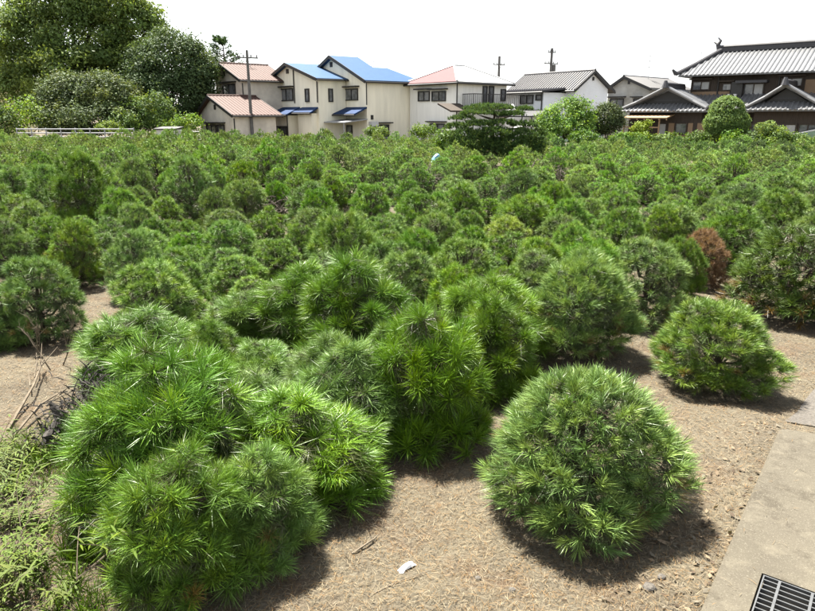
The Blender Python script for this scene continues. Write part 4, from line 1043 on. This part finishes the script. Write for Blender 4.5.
tree('dark_bush', 138, 54, [(140, 114, 20, 16), (156, 112, 16, 18), (125, 122, 14, 10, -0.5)],
     'dark bush right of the biggest one, above the white shed', 'bush', 4, 190, 30, 0.5, 0.11, 'leaf_dark', (0.3, 0.1), yellow=0.25, hi=1.6)
tree('pale_bush', 26, 54, [(26, 112, 18, 14), (48, 118, 20, 12), (10, 120, 14, 14)], 'loose pale-leaved bush at the photo edge behind the white fence', 'bush', 5, 130, 22, 0.5, 0.11, 'leaf', (0.3, 0.08), yellow=0.7, hi=1.6)
tree('dark_bush', 4, 52, [(4, 122, 13, 16), (-12, 116, 14, 20)], 'dark bush cut by the photo edge at the end of the white fence', 'bush', 6, 110, 30, 0.45, 0.10, 'leaf_dark', (0.3, 0.08))
tree('green_bush', 184, 53, [(188, 122, 12, 9), (176, 126, 12, 7), (196, 128, 8, 8)], 'bright green bush beside the white shed below the red-tiled house', 'bush', 7, 100, 26, 0.35, 0.09, 'leaf', (0.3, 0.07), yellow=0.4, lo=0.9)
tree('green_bush', 108, 51.5, [(110, 127, 12, 5)], 'small pale bush poking above the white fence', 'bush', 8, 40, 26, 0.25, 0.08, 'leaf', (0.3, 0.05), yellow=0.8, lo=1.0)
tree('broadleaf_shrub', 565, 41, [(566, 115, 20, 15), (552, 121, 14, 12), (580, 119, 14, 14), (570, 105, 9, 9), (584, 107, 5, 8), (566, 128, 27, 10)],
     'leafy bright green tree in front of the grey-roofed house', 'tree', 9, 260, 40, 0.34, 0.075, 'leaf', (0.4, 0.1), yellow=0.35, lo=0.75, hi=1.35)
tree('round_shrub', 607, 42, [(607, 118, 14, 14), (613, 124, 10, 10), (600, 125, 9, 9)], 'dark round shrub in front of the stained grey house', 'shrub', 10, 200, 40, 0.28, 0.065, 'leaf_dark', (0.3, 0.08), yellow=0.15, shell=(0.85, 1.0))
tree('yellow_shrub', 641, 39.5, [(640, 127, 7, 5), (646, 124, 4, 4)], 'small yellow-leaved bush before the light timber shelter', 'bush', 11, 40, 26, 0.2, 0.07, 'leaf_weed', (0.3, 0.04), yellow=1.0, lo=1.2, hi=1.8)
tree('egg_topiary', 726.5, 40, [(726.5, 123, 20.5, 15), (726.5, 112, 15.5, 15), (726.5, 131, 19, 10), (726.5, 104, 8, 7.5)], 'egg-shaped clipped green topiary standing before the traditional house', 'topiary', 12, 4200, 18, 0.10, 0.042, 'leaf', (0.3, 0.12), yellow=0.15, shell=(0.95, 1.0), lo=0.88, hi=1.12)
tree('ball_topiary', 770, 39, [(761, 127.5, 5.5, 4.5), (770.5, 126, 6, 5), (767, 131, 8, 5), (776, 131, 5, 4)], 'grey-green topiary clipped into small balls before the curtained window', 'topiary', 13, 170, 26, 0.1, 0.04, 'leaf_dark', (0.6, 0.06), yellow=0.5, shell=(0.9, 1.0), lo=1.2, hi=2.0)
BUSH = [(733, 138, 9, 6, 'pale clipped bush at the foot of the egg-shaped topiary', 0.6), (752, 139, 8, 7, 'leafy light green bush between the topiary and the ball-clipped one', 0.5), (768, 143, 10, 5, 'light green bush in front of the ball-clipped topiary', 0.6),
        (780, 136, 12, 8, 'rampant light green creeper mound before the curtained window', 0.8), (797, 142, 11, 8, 'light green weedy bush beside the slanting net', 0.7), (812, 146, 10, 8, 'weedy bush below the slanting net at the photo edge', 0.5),
        (696, 138, 11, 6, 'rounded mid-green bush before the traditional house', 0.3), (672, 140, 10, 6, 'rounded green bush before the tiled porch gable', 0.4), (640, 138, 12, 5, 'spreading green bush below the light timber shelter', 0.4),
        (660, 141, 7, 5, 'small round bush left of the tiled porch', 0.3), (622, 139, 10, 6, 'green bush at the foot of the dark round shrub', 0.4), (446, 141, 9, 10, 'feathery yellow-green sapling left of the layered garden pine', 0.9),
        (585, 138, 14, 7, 'green bush spreading under the leafy green tree', 0.4), (540, 141, 12, 8, 'green bush right of the layered garden pine', 0.4), (377, 131, 10, 5, 'bushy green plant against the blank cream wall', 0.3), (424, 130, 12, 6, 'dark green bush at the foot of the pale house', 0.1)]
for i, (px, py, rx, ry, lab, yl) in enumerate(BUSH):
    tree('garden_bush', px, 46 if px < 430 and px > 300 else (33 if px == 446 else 38.5), [(px, py, rx, ry), (px - rx * 0.5, py + ry * 0.4, rx * 0.6, ry * 0.7), (px + rx * 0.55, py + ry * 0.35, rx * 0.55, ry * 0.75)], lab, 'bush', 40 + i, 70, 26, 0.26, 0.07,
         'leaf', (0.4, 0.05), 'garden bushes along the far field edge', yellow=yl * 0.6, lo=0.6, hi=1.05)
# conifer behind the red-tiled house
p = at_depth(228, HORIZON, 74); o = tag(empty('tall_pine', (p[0], p[1], 0)), 'thin dark pine with open branches behind the red-tiled roof', 'tree')
rng = np.random.default_rng(21); zt = at_depth(228, 38, 74)[2]; Pp, Aa = [], []; mb = MB(); mb.tube([(0, 0, -0.2), (0.1, 0, zt * 0.6), (0, 0, zt)], [0.25, 0.15, 0.03], 8)
for k in range(46):
    z = zt * rng.uniform(0.5, 0.98); a = rng.uniform(0, 6.28); l_ = (zt - z) * 0.42 + rng.uniform(0.3, 0.9); e = np.array([math.cos(a) * l_, math.sin(a) * l_, z + l_ * 0.35])
    mb.tube([(0, 0, z), e], [0.05, 0.015], 5)
    for t in np.linspace(0.45, 1.0, 7):
        for _ in range(2): Pp.append(np.array([0, 0, z]) * (1 - t) + e * t + rng.normal(size=3) * 0.12); Aa.append(unit(np.array([math.cos(a), math.sin(a), 0.9]) + rng.normal(size=3) * 0.3))
Pp, Aa = np.array(Pp), np.array(Aa)
link('crown', tri_mesh('crown', *tufts(rng, Pp, Aa, 12, 0.30, 0.05, (15, 80), 0.15, 1, 0.05, np.ones((len(Pp), 3)) * rng.uniform(0.7, 1.2, (len(Pp), 1))), M['needle_dark']), o); mb.build('trunk', M['bark'], o)
# layered garden pine
YG = 30.0; p = at_depth(494, HORIZON, YG); o = tag(empty('layered_pine', (p[0], p[1], 0)), 'dark old garden pine trained into wide flat layers of foliage', 'tree')
PADS = [(489, 109, 27, 3.6, 0), (478, 114, 20, 3.4, -0.5), (462, 119, 14, 3.0, 0), (512, 115, 15, 3.2, -0.3), (524, 109.5, 10, 2.6, 0.4), (457, 128, 13, 3.6, 0.2), (478, 125, 17, 3.8, -0.7), (503, 124, 16, 3.4, -0.5), (524, 126, 15, 3.6, 0), (466, 136, 17, 4.2, -0.4),
        (494, 134, 20, 4.2, -0.8), (520, 136, 18, 4.2, -0.3), (540, 134, 9, 3.2, 0.2), (476, 145, 20, 5.0, -0.6), (508, 145, 20, 5.0, -0.6), (532, 146, 17, 5.0, 0), (456, 147, 12, 4.2, 0), (492, 155, 26, 6.0, -0.5), (525, 155, 20, 5.5, -0.2)]
rng = np.random.default_rng(31); L = []
for cx, cy, rx, ry, dy in PADS:
    c = at_depth(cx, cy, YG + dy * 1.2); m_ = (YG + dy) * cp / FPX; L.append((c[0] - p[0], c[1] - p[1], c[2], rx * m_, rx * m_ * 0.85, ry * m_ * (1.35 + 0.05 * max(0, cy - 125))))
Pp, Nn = sample_lobes(rng, L, 9000, (0.6, 1.0), 0.05, 0.8)
keep = (Nn[:, 2] > -0.5); Pp, Nn = Pp[keep], Nn[keep]
Aa = unit(Nn * 0.5 + np.array([0, 0, 0.9]) + rng.normal(size=Nn.shape) * 0.2)
cc = np.ones((len(Pp), 3)) * rng.uniform(0.7, 1.35, (len(Pp), 1)); cc[rng.random(len(Pp)) < 0.2] *= np.array([1.5, 1.3, 0.9])
link('crown', tri_mesh('crown', *tufts(rng, Pp, Aa, 22, 0.11, 0.018, (10, 75), 0.05, 1, 0.0, cc), M['needle_dark']), o)
mb = MB(); mb.tube([(0, 0, -0.2), (0.12, 0, 0.7), (-0.08, 0.05, 1.5), (0.05, 0, 2.3)], [0.17, 0.14, 0.10, 0.04], 9)
for l_ in L: mb.tube([(0.02, 0, max(0.3, l_[2] - 0.25)), (l_[0] * 0.5, l_[1] * 0.5, l_[2] - 0.14), (l_[0] * 0.95, l_[1] * 0.95, l_[2] - 0.04)], [0.06, 0.045, 0.015], 6)
mb.build('trunk', M['bark'], o)
# dark flat cushions at the right far side
rr = random.Random(8); k = 0; CUSH = []
for px, py, rx in [(612, 149, 11), (634, 147, 10), (650, 151, 12), (672, 147, 10), (690, 150, 12), (706, 146, 9), (722, 152, 12), (742, 148, 10), (756, 153, 13), (776, 149, 11), (792, 154, 13), (808, 150, 11), (622, 156, 10), (664, 158, 11), (700, 159, 10), (742, 161, 12), (782, 162, 13), (562, 150, 11), (590, 152, 10), (575, 158, 9), (762, 146, 8), (604, 143, 9)]:
    CUSH.append((px, py, rx))
proto = []
for i in range(4):
    rng = np.random.default_rng(500 + i); Lc = [(rng.uniform(-.25, .25), rng.uniform(-.25, .25), 0.12 + 0.12 * j, 0.42 - 0.07 * j, 0.42 - 0.07 * j, 0.10) for j in range(4)]
    Pp, Nn = sample_lobes(rng, Lc, 420, (0.8, 1.0), 0.01, 0.9); Aa = unit(Nn + np.array([0, 0, 0.7]) + rng.normal(size=Nn.shape) * 0.3)
    mb = MB(); mb.tube([(0, 0, -0.1), (0.02, 0, 0.35)], [0.05, 0.02], 6)
    for l_ in Lc: mb.tube([(0, 0, l_[2] * 0.7), (l_[0] * 1.4, l_[1] * 1.4, l_[2])], [0.02, 0.006], 5)
    proto.append((tri_mesh('crown', *tufts(rng, Pp, Aa, 14, 0.07, 0.016, (15, 80), 0.04, 1, 0.0, np.ones((len(Pp), 3)) * rng.uniform(0.8, 1.6, (len(Pp), 1))), M['needle_dark']), mb.mesh('trunk', M['bark'])))
NAMEC = dict(zip(range(30), 'first second third fourth fifth sixth seventh eighth ninth tenth eleventh twelfth thirteenth fourteenth fifteenth sixteenth seventeenth eighteenth nineteenth twentieth twenty-first twenty-second'.split()))
for i, (px, py, rx) in enumerate(sorted(CUSH)):
    q = ground_pt(px, py + 9); Y = q[1]; zc = Y * cp; w = 2.35 * rx / FPX * zc
    o = tag(empty('flat_cushion_shrub', (q[0], q[1], 0), rr.uniform(0, 6), (w, w, 1.5 + 0.3 * rr.random())), f'dark flat-topped cushion shrub at the far field edge, {NAMEC[i]} counting from the leafy tree rightwards', 'shrub', 'dark flat cushion shrubs at the far field edge')
    link('crown', proto[i % 4][0], o); link('trunk', proto[i % 4][1], o)
# dead grey brush in the gaps of the field
def brush(px, py, wpx, hpx, label, seed, mat='dead_grey', n_=170):
    q = ground_pt(px, py); zc = q[1] * cp + CAM_H * sp; w = wpx / FPX * zc; h = hpx / FPX * zc * 1.1; rg = random.Random(seed); mb = MB()
    for k in range(n_):
        a = rg.uniform(0, 6.28); r = w * 0.5 * math.sqrt(rg.random()); x, y = r * math.cos(a), r * math.sin(a) * 0.8; z = rg.uniform(0, h * (1.1 - r / w))
        d = Vector((rg.uniform(-1, 1), rg.uniform(-1, 1), rg.uniform(-0.3, 1.0))).normalized() * rg.uniform(0.15, 0.45)
        mb.tube([(x, y, z), Vector((x, y, z)) + d * 0.5 + Vector((0, 0, 0.03)), Vector((x, y, z)) + d], [0.012, 0.010, 0.004], 4)
        if k % 2 == 0:
            e = Vector((x, y, z)) + d * rg.random(); s_ = rg.uniform(0.03, 0.07); t = Vector((rg.uniform(-1, 1), rg.uniform(-1, 1), rg.uniform(-1, 1))).normalized() * s_; u_ = t.orthogonal().normalized() * s_ * 0.6
            mb.poly([e - t, e + u_, e + t, e - u_])
    for k in range(5):
        x, y = rg.uniform(-.3, .3) * w, rg.uniform(-.3, .3) * w; mb.tube([(x, y, -0.05), (x + rg.uniform(-.1, .1), y, h * 0.5), (x + rg.uniform(-.2, .2), y, h * rg.uniform(0.8, 1.1))], [0.03, 0.02, 0.006], 5)
    o = mb.build('dead_brush', M[mat]); o.location = (q[0], q[1], 0); return tag(o, label, 'dead bush')
brush(95, 222, 44, 34, 'heap of dark grey dead brush among the pines below the dark bushes', 1, 'dead_grey', 260)
brush(282, 222, 42, 22, 'grey dead brush in the gap below the lower blue gable', 2)
brush(425, 200, 30, 26, 'grey-brown dead brush with rusty tips below the pink roof', 3)
brush(543, 186, 44, 20, 'grey dead brush and prunings below the layered pine', 4, 'dead_grey', 240)
brush(255, 214, 36, 16, 'low dead brush below the red-tiled house', 5)
brush(150, 205, 26, 16, 'small patch of dead brush below the white shed', 6)

# ------------------------------------------------------------------ near ground details
def lift(x, y, d=0.004): return ground_z(x, y) + d
# bare branching twigs at the foot of the bushy pine on the left
def branching(rg, mb, p, d, l_, r, depth):
    e = p + d * l_; mb.tube([p, p.lerp(e, 0.5) + Vector((rg.uniform(-1, 1), rg.uniform(-1, 1), 0)) * l_ * 0.06, e], [r, r * 0.8, r * 0.5], 5)
    if depth == 0: return
    for k in range(3):
        t = rg.uniform(0.35, 1.0); nd = (d + Vector((rg.uniform(-1, 1), rg.uniform(-0.6, 0.6), rg.uniform(-0.2, 0.6))) * 0.75).normalized()
        branching(rg, mb, p.lerp(e, t), nd, l_ * rg.uniform(0.45, 0.7), r * 0.55, depth - 1)
for i, (px, py, h, tilt, lab) in enumerate([(52, 372, 0.42, (-0.35, -0.1, 1), 'bare pale twiggy seedling in front of the bushy upright pine'), (62, 366, 0.36, (0.5, 0, 1), 'bare twiggy seedling leaning towards the blackened stump')]):
    q = ground_pt(px, py); rg = random.Random(60 + i); mb = MB()
    branching(rg, mb, Vector((0, 0, -0.02)), Vector(tilt).normalized(), h, 0.007, 3)
    o = mb.build('bare_seedling', M['twig']); o.location = (q[0], q[1], lift(q[0], q[1], 0)); tag(o, lab, 'dead seedling')
for i, (a_, b_, r, lab) in enumerate([((8, 432), (46, 372), 0.012, 'longest dry cut branch lying on the bare patch'), ((14, 437), (70, 400), 0.010, 'dry branch lying low across the bare patch towards the stump'), ((352, 556), (378, 536), 0.006, 'short dry stick lying at the shadow edge on the litter'), ((372, 596), (440, 572), 0.003, 'long thin dry stick below the paper scrap')]):
    p0, p1 = Vector(ground_pt(*a_)), Vector(ground_pt(*b_)); rg = random.Random(i); mb = MB(); p0.z, p1.z = lift(p0.x, p0.y, r), lift(p1.x, p1.y, r + (0.10 if i < 2 else 0.01))
    md = p0.lerp(p1, 0.5) + Vector((rg.uniform(-.05, .05), rg.uniform(-.05, .05), 0.03 if i < 2 else 0)); base = p0.copy()
    mb.tube([p0 - base, md - base, p1 - base], [r, r * 0.8, r * 0.4], 6)
    for k in range(5 if i < 2 else 2):
        t = rg.uniform(0.3, 0.95); s_ = p0.lerp(p1, t) - base; d = ((p1 - p0).normalized() + Vector((rg.uniform(-.6, .6), rg.uniform(-.6, .6), rg.uniform(0, .4)))).normalized(); mb.tube([s_, s_ + d * 0.22 * (p1 - p0).length], [r * 0.5, r * 0.2], 5)
    o = mb.build('dry_branch', M['twig']); o.location = base; tag(o, lab, 'branch')
# blackened stump with curled bark and charred twigs
q = ground_pt(82, 432); rg = random.Random(4); mb = MB()
for k in range(14):
    x, y = rg.uniform(-0.10, 0.10), rg.uniform(-0.30, 0.40); h = rg.uniform(0.12, 0.34) * (1 - 0.8 * abs(x) / 0.3)
    mb.tube([(x, y, -0.05), (x + rg.uniform(-.05, .05), y + rg.uniform(-.05, .05), h * 0.6), (x + rg.uniform(-.08, .08), y + rg.uniform(-.08, .08), h)], [0.05, 0.04, 0.012], 7)
so2 = tag(empty('blackened_stump', (q[0], q[1], lift(q[0], q[1], 0))), 'blackened dead stump with curled bark beside the tallest front-row pine', 'stump')
for k in range(900):
    x, y = rg.gauss(0, 0.11), rg.uniform(-0.42, 0.50); z = rg.uniform(0.0, 0.36) * max(0.15, 1 - abs(x) / 0.3); s_ = rg.uniform(0.006, 0.022)
    d = Vector((rg.uniform(-1, 1), rg.uniform(-1, 1), rg.uniform(-0.6, 1))).normalized(); t = d.orthogonal().normalized() * s_ * 0.5; e = Vector((x, y, z))
    mb.poly([e - d * s_, e + t, e + d * s_ + t.cross(d) * 0.5, e - t])
for k in range(240):
    x, y, z = rg.gauss(0, 0.13), rg.uniform(-0.4, 0.5), rg.uniform(0.0, 0.34); d = Vector((rg.uniform(-1, 1), rg.uniform(-1, 1), rg.uniform(-0.4, 1))).normalized() * rg.uniform(0.04, 0.16); mb.tube([(x, y, z), Vector((x, y, z)) + d * 0.5 + Vector((0, 0, 0.01)), Vector((x, y, z)) + d], [0.005, 0.004, 0.0015], 4)
mb.build('stump', M['black'], so2)
# weeds: stems carrying lance-shaped leaves
def weed_mesh(seed, n_stem, h, spread, leaf=0.085, wid=0.2, lean=0.5, dens=13):
    rng = np.random.default_rng(seed); V, T, C = [], [], []; o_ = 0; mb = MB()
    for s_ in range(n_stem):
        a = rng.uniform(0, 6.28); b0 = np.array([rng.normal() * spread, rng.normal() * spread, -0.02]); d = np.array([math.cos(a) * lean, math.sin(a) * lean, 1.0]); H_ = h * rng.uniform(0.6, 1.15); tone = rng.uniform(0.7, 1.25) * np.array([1, 1, 1]) * (np.array([1.25, 1.1, 0.8]) if rng.random() < 0.4 else 1)
        pts = [b0 + d * H_ * t + np.array([math.cos(a), math.sin(a), -0.6]) * H_ * 0.3 * t * t for t in np.linspace(0, 1, 6)]
        mb.tube([(0, 0, 0.0), b0 * 0.5 + np.array([0, 0, 0.002]), b0 + np.array([0, 0, 0.01])], 0.004, 4)
        mb.tube(pts, [0.004, 0.0035, 0.003, 0.0025, 0.002, 0.001], 4)
        for k in range(dens):
            t = 0.2 + 0.8 * k / (dens - 1); i0 = min(4, int(t * 5)); p_ = pts[i0] + (pts[i0 + 1] - pts[i0]) * (t * 5 - i0)
            az = a + (1.3 if k % 2 else -1.3) + rng.normal() * 0.5; dr = np.array([math.cos(az), math.sin(az), rng.uniform(-0.15, 0.6)]); dr /= np.linalg.norm(dr)
            sd = np.cross(dr, [0, 0, 1]); sd /= np.linalg.norm(sd) + 1e-9; l_ = leaf * rng.uniform(0.6, 1.25); w_ = l_ * wid * 0.5; dn = np.array([0, 0, -1.0])
            v = [p_, p_ + dr * l_ * 0.35 + sd * w_ , p_ + dr * l_ * 0.35 - sd * w_, p_ + dr * l_ * 0.35 + dn * w_ * 0.5, p_ + dr * l_ * 0.7 + sd * w_ * 0.8 + dn * l_ * 0.08, p_ + dr * l_ * 0.7 - sd * w_ * 0.8 + dn * l_ * 0.08, p_ + dr * l_ * 0.7 + dn * (l_ * 0.08 + w_ * 0.5), p_ + dr * l_ + dn * l_ * 0.22]
            V += v; T += [[o_ + q for q in t_] for t_ in ((0, 3, 1), (0, 2, 3), (1, 3, 6), (1, 6, 4), (3, 2, 5), (3, 5, 6), (4, 6, 7), (6, 5, 7))]; C += [tone * rng.uniform(0.85, 1.15)] * 8; o_ += 8
    return tri_mesh('leaves', np.array(V), np.array(T), np.array(C), M['leaf_weed']), mb.mesh('foliage_stems', M['twig'])
WEEDS = [(4, 468, 1, 0.26, 26, 'yellow-green weed clump at the edge of the bare patch'), (14, 490, 2, 0.22, 18, 'leafy weed clump beside the blackened stump'), (-4, 530, 3, 0.34, 34, 'thick yellow-green weed clump at the photo edge'), (6, 572, 4, 0.30, 26, 'leafy weed clump in the bottom corner'),
         (-22, 600, 5, 0.42, 34, 'tall weed clump cut by the bottom corner'), (24, 606, 7, 0.18, 14, 'small weed clump at the bottom edge beside the bare soil'), (-30, 500, 8, 0.40, 30, 'weed clump half outside the photo edge')]
for px, py, sd, h, ns, lab in WEEDS:
    q = ground_pt(px, py); o = tag(empty('weed_clump', (q[0], q[1], lift(q[0], q[1], -0.01))), lab, 'weed'); a_, b_ = weed_mesh(700 + sd, int(ns * 1.1), h * 1.0, 0.10, 0.066, 0.15, 0.38, 18); link('leaves', a_, o); link('foliage_stems', b_, o)
for i, (px, py, z, lab) in enumerate([(128, 520, 0.22, 'bamboo-leaved vine climbing through the low bottom-edge pine'), (160, 515, 0.40, 'leafy vine shoots hanging on the tallest front-row pine')]):
    q = ground_pt(px, py, z); o = tag(empty('climbing_vine', (q[0], q[1] - 0.12, z - 0.05)), lab, 'vine'); a_, b_ = weed_mesh(760 + i, 8, 0.17, 0.08, 0.07, 0.16, 0.7, 8); link('leaves', a_, o); link('foliage_stems', b_, o)
# grass tufts between weeds and pines (short blades)
rng = np.random.default_rng(9); Pp = []
for px, py, n_, sp_ in ((100, 520, 60, 0.16), (60, 470, 40, 0.14), (90, 560, 50, 0.16), (20, 455, 40, 0.2), (120, 600, 40, 0.15), (605, 408, 0, 0.1), (480, 430, 8, 0.06), (50, 440, 20, 0.12)):
    q = ground_pt(px, py)
    for k in range(n_):
        x, y = q[0] + rng.normal() * sp_, q[1] + rng.normal() * sp_; Pp.append((x, y, lift(x, y, 0)))
Pp = np.array(Pp); Aa = np.tile(np.array([0, 0, 1.0]), (len(Pp), 1))
tag(link('grass', tri_mesh('grass', *tufts(rng, Pp, Aa, 16, 0.17, 0.004, (5, 55), 0.01, 2, 0.25, np.array([[0.75, 0.85, 0.8]]) * rng.uniform(0.6, 1.2, (len(Pp), 1))), M['leaf_weed'])), 'short grass between the weeds and the front-row pines', 'grass', kind='stuff')
# fallen needles
M['litter'] = leaf_mat('fallen_needles', (0.145, 0.12, 0.088), 0.1, 0.8, 0.1)
N_ = 150000; Y_ = 1.9 + 8.5 * rng.random(N_) ** 1.5; X_ = (rng.random(N_) - 0.5) * 2 * (0.66 * (Y_ + 0.6)); ok = np.array([slab_side(x, y) > -0.25 or rng.random() < 0 for x, y in zip(X_, Y_)])
ok &= np.array([slab_side(x, y) > 0.0 or rng.random() < 0.01 for x, y in zip(X_, Y_)])
X_, Y_ = X_[ok], Y_[ok]; N_ = len(X_)
Z_ = np.array([ground_z(x, y) for x, y in zip(X_, Y_)]); on_slab = np.array([slab_side(x, y) < 0 for x, y in zip(X_, Y_)]); Z_[on_slab] = SLAB_Z
a = rng.uniform(0, math.pi * 2, N_); l_ = rng.uniform(0.018, 0.055, N_); d = np.stack([np.cos(a) * l_, np.sin(a) * l_, rng.uniform(-0.006, 0.016, N_)], 1); w_ = np.stack([-np.sin(a), np.cos(a), np.zeros(N_)], 1) * rng.uniform(0.0004, 0.0009, (N_, 1)) * (0.6 + Y_[:, None] / 5)
P0 = np.stack([X_, Y_, Z_ + 0.004 + rng.uniform(0, 0.008, N_)], 1)
V = np.stack([P0 - d * 0.5 - w_, P0 - d * 0.5 + w_, P0 + w_ + np.array([0, 0, 0.003]), P0 - w_ + np.array([0, 0, 0.003]), P0 + d * 0.5 + np.cross(d, [0, 0, 1]) * rng.uniform(-0.2, 0.2, (N_, 1))], 1).reshape(-1, 3)
kk = (np.arange(N_) * 5)[:, None, None]; T = (kk + np.array([[0, 1, 2], [0, 2, 3], [3, 2, 4]])[None]).reshape(-1, 3)
tone = np.array([[1, 1, 1], [1.15, 0.82, 0.6], [0.5, 0.5, 0.5], [1.5, 1.45, 1.4], [0.85, 0.75, 0.65]])[rng.integers(0, 5, N_)] * rng.uniform(0.7, 1.15, (N_, 1))
tag(link('fallen_needles', tri_mesh('fallen_needles', V, T, np.repeat(tone, 5, 0), M['litter'])), 'dry brown pine needles littering the bare soil', 'pine needles', kind='stuff')
# dry leaves along the slab edge
Pp = []
while len(Pp) < 130:
    u_ = rng.uniform(-0.2, 2.6); dd = abs(rng.normal()) * 0.16 + 0.01; x, y = sc0[0] + E2[0] * u_ - E1[0] * dd, sc0[1] + E2[1] * u_ - E1[1] * dd
    if slab_side(x, y) > 0.005: Pp.append((x, y, lift(x, y, rng.uniform(0.006, 0.02))))
for k in range(60):
    q = ground_pt(rng.uniform(560, 720), rng.uniform(545, 610)); Pp.append((q[0], q[1], lift(q[0], q[1], 0.012)))
Pp = np.array([q for q in Pp if slab_side(q[0], q[1]) > 0.0]); V, T = leaves(rng, Pp, np.tile(np.array([0, 0, 1.0]), (len(Pp), 1)), 0.020, 0.3, 0.55, 0.5)
tag(link('dry_leaves', tri_mesh('dry_leaves', V, T, np.repeat(np.array([[0.9, 0.95, 1.0], [0.5, 0.45, 0.45], [1.2, 1.1, 1.05]])[rng.integers(0, 3, len(Pp))], 4, 0), M['litter'])), 'grey-brown dry leaves gathered along the pavement edge', 'dry leaves', kind='stuff')
# small pebbles on the litter
for i, (px, py, s_) in enumerate([(478, 582, 0.016), (512, 594, 0.018), (648, 600, 0.03), (575, 553, 0.02), (660, 590, 0.02)]):
    q = ground_pt(px, py); rg = random.Random(i); bmp = bmesh.new(); bmesh.ops.create_icosphere(bmp, subdivisions=2, radius=s_)
    for v in bmp.verts: v.co *= 1 + 0.25 * noise.noise(v.co * 60 + Vector((i, 0, 0))); v.co.z *= 0.6
    me = bpy.data.meshes.new('pebble'); bmp.to_mesh(me); bmp.free(); me.materials.append(M['rubble']); o = link('pebble', me); o.location = (q[0], q[1], lift(q[0], q[1], s_ * 0.3))
    tag(o, ['pale pebble on the litter left of the lone bright pine', 'pebble on the litter nearest the bottom edge', 'largest pebble in the shadow of the lone bright pine', 'pebble under the front of the lone bright pine', 'small pebble in the shadow towards the pavement'][i], 'pebble')
